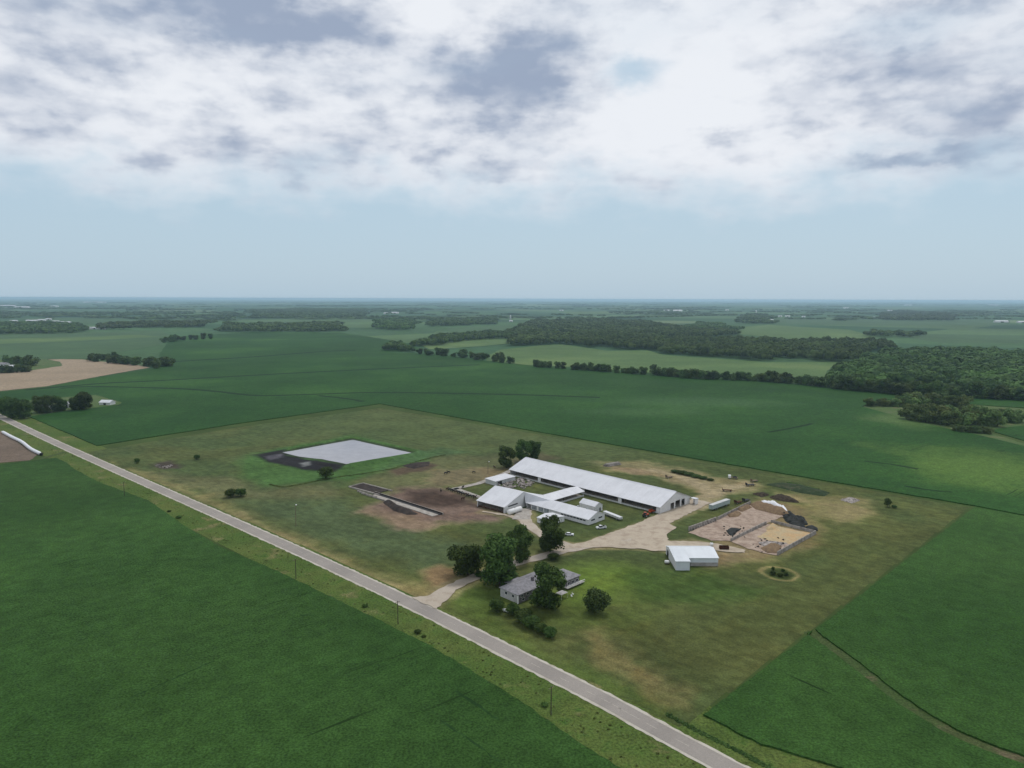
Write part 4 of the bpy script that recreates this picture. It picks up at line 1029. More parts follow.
p = MB(); p.bx(1.2, 2.7, -.93, .93, .96, 1.12); p.build('bonnet', 'car_white', pk)
p = MB()
for y in (-.92, .92): p.bx(-2.75, -.45, y - .06, y + .06, .96, 1.35)
p.bx(-2.78, -2.7, -.9, .9, .96, 1.35); p.build('bed_side', 'car_white', pk)
p = MB(); p.blob((-1.6, 0, 1.1), (1.0, .75, .5), 10, 6, .2, .97); p.build('load', 'plastic', pk)
for x in (-1.8, 1.75):
    for y in (-.85, .85): wheel(pk, x, y, .4, .26)
def tractor(loc, rz, label):
    t = thing('tractor', label, 'tractor', loc, rz)
    p = MB(); p.box((1.0, 0, 1.35), (2.2, .85, .8)); p.build('bonnet', 'car_red', t)
    p = MB(); p.box((.2, 0, .8), (3.4, .6, .5)); p.build('chassis', 'dark', t)
    p = MB(); p.add([(-1.5, -.75, 1.3), (-.1, -.75, 1.3), (-.1, .75, 1.3), (-1.5, .75, 1.3), (-1.35, -.68, 2.7), (-.3, -.68, 2.7), (-.3, .68, 2.7), (-1.35, .68, 2.7)], [(0, 1, 5, 4), (1, 2, 6, 5), (2, 3, 7, 6), (3, 0, 4, 7)]); p.build('cab', 'glass', t)
    p = MB(); p.bx(-1.5, -.2, -.8, .8, 2.7, 2.85); p.build('cab_roof', 'car_red', t)
    for y in (-.98, .98):
        wheel(t, -1.0, y, .85, .5, 'rear_wheel'); wheel(t, 1.6, y * .85, .5, .32, 'front_wheel')
        p = MB(); p.box((-1.0, y, 1.78), (1.5, .5, .1)); p.build('mudguard', 'car_red', t)
    p = MB(); p.tube([(1.6, .3, 1.7), (1.6, .3, 2.5)], .06, 8); p.build('exhaust', 'dark', t)
    return t
q = P(646, 517).to_2d(); tractor((q.x, q.y, .1), R(40), 'orange-red tractor standing at the right end of the long barn')
q = P(652, 512.8).to_2d()
t = thing('manure_spreader', 'orange and grey spreader standing between the tractor and the barn wall', 'implement', (q.x, q.y, .1), R(35))
p = MB(); p.ext([(-.7, .6), (.7, .6), (1.1, 1.7), (1.0, 1.7), (.62, .72), (-.62, .72), (-1.0, 1.7), (-1.1, 1.7)], -2.0, 1.6); p.build('hopper', 'car_red', t)
p = MB(); p.box((2.4, 0, .6), (1.8, .14, .14)); p.build('drawbar', 'dark', t)
for y in (-.95, .95): wheel(t, -.4, y, .5, .3)
a, b = P(604.5, 514.5).to_2d(), P(621, 521.0).to_2d(); mid = (a + b) / 2; d = b - a
t = thing('flatbed_trailer', 'long pale grey trailer on the grass beyond the parlor end', 'trailer', (mid.x, mid.y, .1), math.atan2(d.y, d.x))
h = d.length / 2
p = MB(); p.bx(-h, h, -1.2, 1.2, .9, 2.0); p.build('box', 'wall_old', t)
p = MB(); p.bx(-h, h, -1.1, 1.1, 2.0, 2.06); p.build('deck', 'roof', t)
for x in (-h * .55, -h * .4, h * .7):
    for y in (-1.0, 1.0): wheel(t, x, y, .48, .3)
p = MB(); p.box((h + .7, 0, .7), (1.4, .2, .15)); p.build('drawbar', 'dark', t)
a, b = P(710.5, 510.8).to_2d(), P(728, 504.6).to_2d(); mid = (a + b) / 2; d = b - a
t = thing('box_trailer', 'pale green-grey box trailer parked above the bunker wall', 'trailer', (mid.x, mid.y, .1), math.atan2(d.y, d.x)); h = d.length / 2
p = MB(); p.bx(-h, h, -1.3, 1.3, .9, 3.3); p.build('box', 'grey_green', t)
p = MB(); p.bx(-h - .05, h + .05, -1.34, 1.34, 3.3, 3.4); p.build('roof', 'wall_old', t)
for x in (-h * .7, -h * .45, h * .6):
    for y in (-1.0, 1.0): wheel(t, x, y, .48, .3)
q = P(724, 549.5).to_2d()
t = thing('dumpster', 'dark rusty steel skip standing beside the machine shed', 'skip', (q.x, q.y, .1), R(-4))
p = MB(); p.bx(-2.2, 2.2, -1.0, -.9, .3, 1.7); p.bx(-2.2, 2.2, .9, 1.0, .3, 1.7); p.bx(-2.2, -2.1, -.9, .9, .3, 1.7); p.bx(2.1, 2.2, -.9, .9, .3, 1.7); p.bx(-2.1, 2.1, -.9, .9, .3, .42); p.build('box', 'rust', t)
for x in (-1.8, 1.8):
    p = MB(); p.bx(x - .15, x + .15, -.8, .8, 0, .3); p.build('skid', 'dark', t)
q = P(711.5, 546.5).to_2d()
t = thing('water_tank', 'white plastic tank behind the right corner of the machine shed', 'tank', (q.x, q.y, .3), 0)
p = MB(); p.tube([(0, 0, 0), (0, 0, 1.3), (0, 0, 1.55), (0, 0, 1.65)], [.85, .85, .6, .2], 16); p.build('vessel', 'trim', t, True)
p = MB(); p.tube([(0, 0, 1.64), (0, 0, 1.76)], .22, 10); p.build('lid', 'dark', t)
q = P(667, 564).to_2d()
t = thing('water_tank', 'white plastic tank on a skid by the left wall of the machine shed', 'tank', (q.x, q.y, .1), 0)
p = MB(); p.tube([(-1.1, 0, .95), (-.9, 0, .95), (.9, 0, .95), (1.1, 0, .95)], [.4, .75, .75, .4], 14); p.build('vessel', 'trim', t, True)
p = MB(); p.bx(-1, 1, -.5, .5, 0, .22); p.build('skid', 'rust', t)
q = P(733, 479).to_2d()
t = thing('farm_truck', 'old white truck parked in the grass near the back fence line', 'truck', (q.x, q.y, .1), R(-15))
p = MB(); p.bx(-3.2, -1.4, -1.1, 1.1, .8, 2.5); p.build('cab', 'car_white', t)
p = MB(); p.bx(-3.23, -3.19, -.9, .9, 1.6, 2.3); p.build('windscreen', 'glass', t)
p = MB(); p.bx(-1.3, 3.2, -1.1, 1.1, .8, 1.1); p.build('flatbed', 'wood', t)
p = MB(); p.blob((1.2, 0, 1.1), (1.6, .9, .8), 10, 6, .25, 1.1); p.build('load', 'dark', t)
for x in (-2.3, 2.0):
    for y in (-.95, .95): wheel(t, x, y, .48, .3)
def wagon(px, py, rz, label, L=5.0, mat='wood'):
    q = P(px, py).to_2d(); t = thing('hay_wagon', label, 'wagon', (q.x, q.y, .1), rz)
    p = MB(); p.bx(-L / 2, L / 2, -1.1, 1.1, .85, 1.05); p.build('bed', mat, t)
    p = MB(); p.bx(-L / 2, -L / 2 + .1, -1.1, 1.1, 1.05, 2.3); p.build('end_rack', mat, t)
    for x in (-L * .35, L * .35):
        for y in (-.9, .9): wheel(t, x, y, .4, .22)
    p = MB(); p.box((L / 2 + .9, 0, .55), (1.8, .12, .12)); p.build('drawbar', 'rust', t)
wagon(669, 478, R(30), 'grey wooden wagon standing on the sandy track behind the long barn')
wagon(738, 503.5, R(35), 'brown wooden wagon just beyond the bunker wall', 5, 'rust')
wagon(746, 501.5, R(35), 'dark wagon nearest the brown silage pile', 5, 'dark')
wagon(727, 491.5, R(-10), 'rust coloured wagon on the bare sandy track', 6, 'rust')
wagon(750, 486, R(20), 'low dark wagon in the grass beside the long earth mound', 6, 'dark')
wagon(754, 482, R(25), 'weathered wagon in the grass under the back boundary', 5)
# pole pile
q = P(612, 465.5).to_2d()
t = thing('pole_pile', 'stack of weathered grey poles on the grass behind the long barn', 'pile', (q.x, q.y, .1), R(33))
random.seed(17)
for k in range(16):
    lv = 0 if k < 7 else 1 if k < 12 else 2; i = k if lv == 0 else k - 7 if lv == 1 else k - 12
    y = (i - (3 if lv == 0 else 2 if lv == 1 else 1.5)) * .75 + random.uniform(-.1, .1); x = random.uniform(-1.2, 1.2)
    p = MB(); p.tube([(x - 6, y, .35 + lv * .6), (x + 6, y, .35 + lv * .6)], .33, 8); p.build('pole', 'concrete_wall', t)
# silage bag along the brown strip
pts = [P(a, b) for a, b in ((2, 433), (12, 438.5), (22, 443.5), (31, 450.5), (41, 455.5))]
sp = smooth_path(pts, 5); c0 = sp[len(sp) // 2]; p = MB()
p.tube([(q.x - c0.x, q.y - c0.y, 1.15) for q in sp], [.5] + [1.25] * (len(sp) - 2) + [.6], 14)
t = thing('silage_bag', 'long white plastic silage bag lying on the brown strip by the road', 'silage bag', (c0.x, c0.y, .2))
p.build('bag', 'tarp', t, True)
p = MB(); e = sp[-1]; p.blob((e.x - c0.x + .6, e.y - c0.y - .6, .9), (1.2, 1.2, 1.2), 10, 6, .1, 0); p.build('tied_end', 'plastic', t)

# ------------------------------------------------------------------ utility poles
def pole(px, py, h, label, lamp=False):
    q = P(px, py).to_2d(); t = thing('utility_pole' if not lamp else 'yard_light_pole', label, 'pole', (q.x, q.y, 0), math.atan2(U.y, U.x))
    p = MB(); p.tube([(0, 0, 0), (0, 0, h)], [.17, .11], 8); p.build('pole', 'bark' if not lamp else 'wood', t)
    if lamp:
        p = MB(); p.tube([(0, 0, h - .4), (.9, 0, h)], .05, 6); p.build('arm', 'steel', t)
        p = MB(); p.blob((.9, 0, h), (.5, .4, .3), 10, 6, 0, -9); p.build('lamp_head', 'lamp', t)
    else:
        p = MB(); p.bx(-.06, .06, -1.1, 1.1, h - .55, h - .42); p.build('crossarm', 'wood', t)
        for y in (-1.0, 0, 1.0):
            p = MB(); p.tube([(0, y, h - .42 if y else h), (0, y, h - .2 if y else h + .2)], .06, 6); p.build('insulator', 'steel', t)
pole(551, 715, 8.8, 'wooden utility pole in the ditch at the bottom of the picture, nearest the viewer')
pole(398, 624, 9.0, 'wooden utility pole opposite the farm driveway mouth')
pole(296, 579, 9.0, 'wooden utility pole in the ditch opposite the cow pasture')
pole(124.5, 497, 9.5, 'wooden utility pole farthest up the road, near the field lane')
pole(296, 526.5, 12, 'tall pole with a white lamp standing alone in the left pasture', True)
pole(488, 473, 8.2, 'yard light pole beside the concrete lane and calf shed', True)

# ------------------------------------------------------------------ cattle
def cow_mesh(name, down):
    me = bpy.data.meshes.new(name)
    nz = .55 if down else 1.55; nx = 1.25 if down else 1.15
    vs = [(0, 0, 1.05), (-.55, 0, 1.08), (-.78, 0, 1.12), (.5, 0, 1.08), (.78, 0, 1.2), (nx - .12, 0, (nz + 1.2) / 2 + .05), (nx, 0, nz), (nx + .38, 0, nz - .16),
          (-.9, 0, 1.1), (-.98, 0, .55)]
    rs = [.40, .37, .25, .37, .25, .18, .15, .09, .05, .04]
    es = [(0, 1), (1, 2), (0, 3), (3, 4), (4, 5), (5, 6), (6, 7), (2, 8), (8, 9)]
    for sy in (-1, 1):
        for x, src, kn in ((-.68, 1, -.80), (.55, 3, .55)):
            n = len(vs); vs += [(x, sy * .24, .72), (kn, sy * .24, .42), (x - .02, sy * .24, .03)]; rs += [.15, .08, .065]
            es += [(src, n), (n, n + 1), (n + 1, n + 2)]
        n = len(vs); vs += [(nx - .02, sy * .2, nz + .06)]; rs += [.035]; es += [(6, n)]
    me.from_pydata(vs, es, []); o = bpy.data.objects.new(name, me); C.objects.link(o)
    o.modifiers.new('skin', 'SKIN'); sk = me.skin_vertices[0].data
    for i, r in enumerate(rs): sk[i].radius = (r * (.8 if i in (0, 1, 3) else 1), r)
    sk[0].use_root = True
    s_ = o.modifiers.new('sub', 'SUBSURF'); s_.levels = s_.render_levels = 1
    bpy.context.view_layer.update()
    ev = o.evaluated_get(bpy.context.evaluated_depsgraph_get()); m2 = bpy.data.meshes.new_from_object(ev)
    bpy.data.objects.remove(o); m2.polygons.foreach_set('use_smooth', [True] * len(m2.polygons)); return m2
cm = {(d, c): cow_mesh('cow_body', d) for d in (0, 1) for c in ('hide_black', 'hide_brown')}
for (d, c), m_ in cm.items(): m_.materials.clear(); m_.materials.append(M[c])
fence_a, fence_b = P(448, 489.5).to_2d(), P(478, 498.5).to_2d(); fd = (fence_b - fence_a).normalized(); fn = Vector((-fd.y, fd.x)) * -1
random.seed(21)
def cow(x, y, rz, d, c, label, group=None):
    o = bpy.data.objects.new('cow', cm[(d, c)]); C.objects.link(o); o.location = (x, y, .12); o.rotation_euler = (0, 0, rz); o.scale = (1.15,) * 3
    tag(o, label, 'cow', group)
for k in range(13):
    q = fence_a.lerp(fence_b, (k + .5) / 13) + fn * (1.6 + random.uniform(-.2, .4))
    cow(q.x, q.y, math.atan2(-fn.y, -fn.x) + random.uniform(-.25, .25), 1 if k % 3 else 0, 'hide_black' if k % 4 else 'hide_brown',
        'black cow in the row eating at the lot fence' if k % 4 else 'red-brown cow in the row eating at the lot fence', 'cows feeding at the lot fence')
for px, py, rz, d, c, lab in ((463, 500, .4, 0, 'hide_brown', 'red-brown cow standing behind the feeding row in the dark mud'), (467, 496.5, 2.5, 0, 'hide_brown', 'red-brown cow close behind the middle of the feeding row'), (463, 488.5, 1.0, 0, 'hide_black', 'black cow on the concrete lane behind the lot fence'),
    (445.5, 474.5, .3, 1, 'hide_black', 'black cow grazing, left one of the close pair in the pasture'), (448.7, 473.4, 2.9, 0, 'hide_black', 'black cow standing, right one of the close pair in the pasture'), (473.5, 473.6, .1, 1, 'hide_black', 'single black cow grazing between the pasture pair and the yard light'),
    (494.5, 468.4, 2.2, 0, 'hide_brown', 'dark cow standing just left of the two trees behind the long barn'), (441, 492, 1.8, 0, 'hide_black', 'black cow standing on the muddy lot left of the feeding row')):
    q = P(px, py); cow(q.x, q.y, rz, d, c, lab)
# lot fence the cows feed through
t = thing('lot_fence', 'post and rail fence along the concrete lane where cattle feed', 'fence', (fence_a.x, fence_a.y, .1), math.atan2(fd.y, fd.x))
Lq = (fence_b - fence_a).length
for z in (.5, 1.0, 1.35): p = MB(); p.tube([(0, 0, z), (Lq, 0, z)], .05, 6); p.build('rail', 'steel', t)
for k in range(11): p = MB(); p.tube([(k * Lq / 10, .08, 0), (k * Lq / 10, .08, 1.5)], .08, 6); p.build('post', 'wood', t)

# ------------------------------------------------------------------ trees
def crown_quads(rng, clumps, per, leaf, spread=(.5, .5, .5), base=.18, clump_r=(.16, .26), top=1.0, columnar=0.0, lumpy=True):
    """leaf quads on the skins of leaf clumps; unit tree: height 1, half-width about spread"""
    out = []; mid = (base + top) / 2; hz = (top - base) / 2
    mains = []
    for k in range(9):
        th = k * 2.4 + rng.uniform(-.5, .5); u_ = rng.uniform(-.95, -.6) if k < 3 else rng.uniform(-.6, .95); w = math.sqrt(max(.2 if k < 3 else 0, 1 - u_ * u_)) * rng.uniform(.45, .75)
        mains.append((np.array([math.cos(th) * w, math.sin(th) * w, u_ * .72]), rng.uniform(.24, .42)))
    for k in range(clumps):
        if not lumpy:
            dv = rng.normal(size=3); dv /= np.linalg.norm(dv); mc, mr = dv * rng.uniform(.3, .62), .12
        else: mc, mr = mains[k % len(mains)]
        dv = rng.normal(size=3); dv /= np.linalg.norm(dv); dv = mc + dv * mr * rng.uniform(.3, 1.0)
        cr = rng.uniform(*clump_r)
        c = np.array([dv[0] * spread[0], dv[1] * spread[1], mid + np.clip(dv[2], -1.0, .9) * hz])
        n = rng.normal(size=(per, 3)); n[:, 2] += .25; n /= np.linalg.norm(n, axis=1)[:, None]
        sc = np.array([cr * spread[0] * 1.9, cr * spread[1] * 1.9, cr * .7])
        ctr = c + n * sc * rng.uniform(.72, 1.08, (per, 1))
        ctr[:, 2] = np.maximum(ctr[:, 2], base * .6)
        nn = n + rng.normal(scale=.45, size=(per, 3)); nn /= np.linalg.norm(nn, axis=1)[:, None]
        t = np.cross(nn, rng.normal(size=(per, 3))); t /= np.linalg.norm(t, axis=1)[:, None] + 1e-9
        b = np.cross(nn, t); s = (leaf * rng.uniform(.6, 1.3, (per, 1)))
        out.append(np.stack([ctr - t * s - b * s * .8, ctr + t * s - b * s * .8, ctr + t * s * .9 + b * s, ctr - t * s * .8 + b * s * .9], 1))
    return np.concatenate(out)
def trunk_mesh(name, rng, base, spread, limbs=6):
    p = MB(); p.tube([(0, 0, -.01), (.006, .004, base), (.0, .01, base + .25), (.01, 0, .72)], [.028, .02, .014, .005], 7)
    for k in range(limbs):
        a = 2 * math.pi * k / limbs + rng.uniform(-.4, .4); z = base + rng.uniform(-.02, .2); r = spread * rng.uniform(.5, .75)
        p.tube([(0, 0, z), (math.cos(a) * r * .5, math.sin(a) * r * .5, z + .12), (math.cos(a) * r, math.sin(a) * r, z + rng.uniform(.2, .34))], [.012, .008, .003], 5)
    return p.mesh(name, 'bark')
def proto(kind, seed, clumps, per, leaf, spread, base, mat, cr=(.16, .26), columnar=0.0, limbs=6, lumpy=True):
    rng = np.random.default_rng(seed)
    return dict(crown=mesh_quads('crown', crown_quads(rng, clumps, per, leaf, (spread, spread, spread), base, cr, 1.0, columnar, lumpy), mat), trunk=trunk_mesh('trunk', rng, base + .08, spread, limbs))
near = [proto('n', s, 66, 120, .019, sp, .03, 'leaf', (.13, .23), cl) for s, sp, cl in ((1, .40, .1), (2, .46, .0), (3, .34, .3), (4, .42, .15))]
bush = [proto('b', s, 46, 100, .026, .56, .02, m_, (.17, .27), .1, 4, False) for s, m_ in ((11, 'leaf'), (12, 'leaf_light'), (13, 'leaf'))]
midp = [proto('m', s, 30, 40, .036, sp, .02, 'leaf_far', (.15, .27), .1, 4) for s, sp in ((21, .40), (22, .48), (23, .36), (24, .54), (25, .44))]
midl = [proto('m', s, 30, 40, .036, sp, .02, 'leaf_thicket', (.15, .27), .1, 4) for s, sp in ((31, .42), (32, .50), (33, .46))]
def tree(name, x, y, h, w, pr, label, group=None, cat='tree', rz=None, z=0.0):
    t = thing(name, label, cat, (x, y, z), random.uniform(0, 6.28) if rz is None else rz, group)
    t.scale = (h * w, h * w, h)
    for k in ('trunk', 'crown'):
        o = bpy.data.objects.new(k, pr[k]); C.objects.link(o); o.parent = t
    return t
def tpx(px, py, h, w, pr, label, name='tree', cat='tree', group=None):
    q = P(px, py); return tree(name, q.x, q.y, h, w, pr, label, group, cat)
random.seed(3)
tpx(500, 586, 21.5, 1.18, near[0], 'largest dark tree beside the driveway, left of the farmhouse')
tpx(468, 575, 14, 1.3, near[1], 'round dark tree left of the largest driveway tree', )
tpx(521.5, 561.5, 17.0, 1.0, near[2], 'narrower tree between the largest driveway tree and the parlor')
tpx(550.5, 552, 17.0, .95, near[3], 'dark tree in front of the white garage by the parked white car')
tpx(545.5, 608, 18.3, 1.12, near[2], 'tall dark tree standing right in front of the farmhouse')
tpx(505.5, 467.5, 15, .95, near[1], 'smaller left tree of the pair behind the long barn end')
tpx(523, 461.5, 15.5, .95, near[1], 'left half of the broad tree behind the long barn end')
tpx(534, 460.0, 15.0, 1.0, near[0], 'right-hand broad tree behind the long barn end')
tpx(596, 612.5, 9.6, 1.05, bush[1], 'round light green tree alone on the lawn right of the farmhouse')
tpx(326, 478.5, 8.8, 1.2, bush[0], 'round dark bush standing at the muddy corner of the lagoon', 'bush', 'bush')
tpx(231, 497, 5.4, 1.45, bush[2], 'left bush of the close pair in the pasture near the road', 'bush', 'bush')
tpx(241, 496.5, 5.4, 1.35, bush[0], 'right bush of the close pair in the pasture near the road', 'bush', 'bush')
tpx(137, 463.5, 4.5, .9, bush[0], 'small dark bush left of the pale rocks in the far pasture', 'bush', 'bush')
tpx(197, 459.5, 4.2, 1.1, bush[2], 'small dark bush between the pale rocks and the lagoon', 'bush', 'bush')
tpx(887.5, 507, 6.0, .7, bush[0], 'upright dark shrub near the back right corner of the meadow', 'bush', 'bush')
tpx(894, 508, 2.0, 1.6, bush[2], 'low sprawling shrub beside the upright one in the meadow corner', 'bush', 'bush')
for px, py, h, w, pr, lab in ((497, 611, 4.6, 1.0, 0, 'round dark shrub left of the propane tank'), (513, 614.5, 4.4, .9, 2, 'dark shrub just right of the propane tank'), (523, 622, 4.6, 1.05, 0, 'third shrub from the propane tank in the house hedge row'), (532, 628, 4.5, 1.1, 2, 'fourth shrub from the propane tank in the house hedge row'),
                              (541, 633, 3.7, 1.1, 0, 'fifth shrub from the propane tank, second from the row end'), (549.5, 637.5, 3.8, 1.0, 2, 'last shrub at the road-side end of the house hedge row'), (527, 617, 3.4, .9, 0, 'small shrub pressed against the house side of the hedge row'),
                              (561, 593, 2.6, 1.0, 2, 'dark shrub between the pale canopy and the house wall'), (566, 586, 2.4, 1.0, 0, 'dark shrub under the front edge of the house deck'), (553, 560, 3.2, 1.3, 0, 'low shrub on the drive side of the farmhouse'), (480, 577, 2.5, 1.3, 2, 'low bush under the round dark tree by the driveway')):
    tpx(px, py, h * 1.12, w * 1.25, bush[pr], lab, 'shrub', 'shrub')
for px, py, h in ((365, 607, 1.1), (418, 633, 1.3), (424, 637, .8), (545, 706, 1.1), (179, 518, 1.5), (169, 512, 1.1)):
    tpx(px, py, h, 2.2, bush[2], 'low dark shrub growing in the near roadside ditch', 'shrub', 'shrub', 'low shrubs in the near roadside ditch')
for k, (px, py, h, w) in enumerate(((675, 472.5, 2.2, 3.0), (682, 474, 2.6, 3.1), (689, 475.5, 2.5, 3.2), (696, 477.3, 2.2, 3.3), (703, 479, 2.0, 3.2), (710, 480.5, 1.5, 3.4))):
    tpx(px, py, h, w, bush[2 if k % 2 else 0], 'low dark green shrub in the weedy strip behind the sandy track', 'shrub', 'shrub', 'shrubs in the weedy strip behind the sandy track')
for k, (px, py, h, w) in enumerate(((773, 575, 1.9, 1.4), (780, 576.5, 1.7, 1.6), (786, 575.5, 1.6, 1.5), (783, 571.5, 1.4, 1.4), (773, 571, 2.2, .7))):
    tpx(px, py, h, w, bush[0], 'dark weedy shrub inside the bare sandy ring on the meadow', 'shrub', 'shrub', 'weedy shrubs inside the sandy ring')

def weeds(name, label, poly, n, h, leaf, mat, seed, kind='stuff'):
    rng = np.random.default_rng(seed); pl = [Vector(q[:2]) for q in poly]
    xs = [q.x for q in pl]; ys = [q.y for q in pl]
    px = rng.uniform(min(xs), max(xs), n * 4); py = rng.uniform(min(ys), max(ys), n * 4)
    ok = (sd_poly(px, py, pl) < 0) & (fbm(px, py, 6.0, seed, 3) + rng.uniform(-.12, .12, n * 4) > .48)
    px, py = px[ok][:n], py[ok][:n]
    return clumps_at(name, label, px, py, rng, h, leaf, mat, kind)
def clumps_at(name, label, px, py, rng, h, leaf, mat, kind='stuff', per=7):
    m = len(px); ctr = np.repeat(np.stack([px, py, np.zeros(m)], 1), per, 0)
    hh = np.repeat(h * rng.uniform(.4, 1.2, m), per)
    nrm = rng.normal(size=(m * per, 3)); nrm[:, 2] = np.abs(nrm[:, 2]) * .8 + .1; nrm /= np.linalg.norm(nrm, axis=1)[:, None]
    ctr = ctr + nrm * np.stack([hh, hh, hh], 1) * np.array([.7, .7, .8])
    nn = nrm + rng.normal(scale=.25, size=nrm.shape) + np.array([0, 0, .9]); nn /= np.linalg.norm(nn, axis=1)[:, None]
    t = np.cross(nn, rng.normal(size=nn.shape)); t /= np.linalg.norm(t, axis=1)[:, None]; b = np.cross(nn, t)
    s = leaf * rng.uniform(.5, 1.2, (m * per, 1))
    Q = np.stack([ctr - t * s - b * s, ctr + t * s - b * s, ctr + t * s + b * s, ctr - t * s + b * s], 1)
    Q[:, :, 2] = np.maximum(Q[:, :, 2], .02)
    o = bpy.data.objects.new(name, mesh_quads(name, Q, mat)); C.objects.link(o)
    return tag(o, label, None, None, kind)
# verge growth on both sides of the road
def along(i0, i1, oa, ob): return off(road_s, oa)[i0:i1] + off(road_s, ob)[i0:i1][::-1]
nr = len(road_s)
weeds('verge_weeds', 'rank weeds and grass in the near roadside ditch', along(12, nr - 6, -20.5, -5.2), 7000, .50, .24, 'weed', 41)
weeds('verge_grass', 'pale tufted grass in the near roadside ditch', along(12, nr - 6, -19, -4.6), 7000, .30, .22, 'tuft', 42)
weeds('verge_grass', 'tufted grass on the bank along the farm side of the road', along(12, nr - 6, 4.8, 14), 3500, .22, .2, 'tuft', 43)
rng = np.random.default_rng(44)
dl = smooth_path(PP((667, 714.5), (690, 727), (715, 740), (740, 752), (762, 764), (790, 779)), 30)
px = np.repeat([q.x for q in dl], 6) + rng.normal(scale=.35, size=len(dl) * 6); py = np.repeat([q.y for q in dl], 6) + rng.normal(scale=.35, size=len(dl) * 6)
clumps_at('ditch_weeds', 'dark line of weeds in the ditch bottom by the right-hand field', px, py, rng, .38, .2, 'leaf', per=8)
rng = np.random.default_rng(45)
bl = smooth_path(PP((270, 484.5), (283, 487), (300, 484.5), (320, 480.5), (340, 477), (365, 473.5), (395, 468), (425, 459.5), (445, 455)), 24)
px = np.repeat([q.x for q in bl], 3) + rng.normal(scale=.5, size=len(bl) * 3); py = np.repeat([q.y for q in bl], 3) + rng.normal(scale=.5, size=len(bl) * 3)
clumps_at('bank_weeds', 'dark weedy line at the foot of the lagoon bank', px, py, rng, .4, .3, 'weed', per=6)
weeds('dump_weeds', 'weeds and brush growing over the long earth mound', PP((768, 485), (790, 482.5), (830, 492), (822, 496), (790, 490.5)), 900, .6, .4, 'leaf', 46)
heap('earth_mound', 'long low weedy earth mound beside the back boundary', 'mound', PP((766, 485), (780, 483), (800, 485), (830, 493), (824, 496.5), (800, 493), (780, 488)), 1.6, 'mound', 22, .5)
heap('brush_pile', 'dark brown brush pile between the mound and the bunker', 'pile', PP((769, 497.5), (778, 495), (792, 498.5), (800, 503), (790, 502.5), (777, 500.5)), 1.7, 'blue_flower', 23, .9)
heap('brush_pile', 'grey brush pile in the rough grass right of the earth mound', 'pile', PP((840, 500), (850, 497.5), (860, 500.5), (852, 503.5)), 1.0, 'rubble', 24, 1.0)

# mid-distance trees, one object each
def row(pts, n, hr, wr, label, group, jit=3.0, name='tree', width=0.0, prs=None):
    sp = smooth_path(PP(*pts), 8); cum = [0]
    for a, b in zip(sp, sp[1:]): cum.append(cum[-1] + (b - a).length)
    for k in range(n):
        s = cum[-1] * (k + random.uniform(.1, .9)) / n
        i = max(j for j in range(len(cum) - 1) if cum[j] <= s); q = sp[i].lerp(sp[i + 1], (s - cum[i]) / (cum[i + 1] - cum[i] + 1e-9))
        d = (sp[i + 1] - sp[i]).normalized(); off_ = Vector((-d.y, d.x)) * (random.uniform(-jit, jit) + (random.uniform(0, width) if width else 0))
        tree(name, q.x + off_.x, q.y + off_.y, random.uniform(*hr), random.uniform(*wr), random.choice(prs or midp), label, group)
random.seed(12)
for px, py, h, w, lab in ((12, 418, 20, 1.2, 'big dark tree at the roadside end of the far left farmyard'), (24, 418.5, 19, 1.15, 'second big tree from the road in the far left farmyard'), (7, 415, 19, 1.0, 'dark tree at the picture edge of the far left farmyard'), (39, 413, 17.5, .95, 'slim dark tree left of the white farmyard house'), (46, 413.5, 18, .9, 'dark tree over the roof of the far left farmyard house'),
                          (56, 412, 17.5, 1.05, 'dark tree between the two far left farmyard houses'), (62, 411, 13, .9, 'lower tree beside the far left farmyard outbuilding'), (76, 410, 16, .9, 'small tree against the largest far right farmyard tree'), (84, 410, 19.5, 1.2, 'large round tree at the field end of the far left farmyard')):
    tpx(px, py, h, w, near[0] if h > 18.5 else near[1], lab)
row([(84, 361), (100, 363), (120, 366), (140, 368), (156, 369)], 22, (13, 20), (.95, 1.35), 'dark tree in the grove beyond the brown stubble field', 'trees in the grove beyond the stubble field', 4, width=45)
row([(0, 373), (14, 373), (28, 372)], 7, (11, 15), (1.0, 1.3), 'dark tree in the hedge of the far left stubble-side farm', 'trees round the farm left of the stubble field', 3)
row([(4, 366), (12, 365), (28, 366), (38, 366)], 6, (13, 22), (.9, 1.2), 'tree behind the house of the far left stubble-side farm', 'trees behind the farmhouse left of the stubble field', 4)
row([(160, 343), (168, 342), (176, 341), (190, 340), (200, 340), (212, 339)], 9, (14, 22), (1.0, 1.4), 'lone tree in the loose group at the far left field corner', 'loose trees at the far left field corner', 8)
row([(493, 362), (503, 363), (512, 364)], 4, (12, 17), (.9, 1.2), 'tree in the small clump left of the long hedgerow', 'small tree clump left of the hedgerow', 4)
row([(533, 367), (540, 367.5), (549, 368)], 4, (12, 15), (1.1, 1.3), 'tree in the left pair of clumps at the hedgerow start', 'tree clump at the hedgerow start', 3)
row([(556, 368.3), (563, 369)], 2, (13, 15), (1.0, 1.2), 'tree in the detached clump beside the hedgerow end', 'detached tree clump at the hedgerow end', 2)
row([(571, 370), (590, 370.7), (612, 372.5)], 15, (8, 16), (.85, 1.3), 'dark tree in the left stretch of the hedgerow along the field', 'trees in the left stretch of the hedgerow', 3)
row([(616, 373), (632, 374), (648, 375)], 8, (9, 16), (.85, 1.25), 'dark tree in the middle stretch of the hedgerow along the field', 'trees in the middle stretch of the hedgerow', 3)
row([(653, 375.3), (700, 379), (768, 382), (832, 388)], 44, (10, 18.5), (.8, 1.35), 'dark tree in the right stretch of the hedgerow along the field', 'trees in the right stretch of the hedgerow', 5)
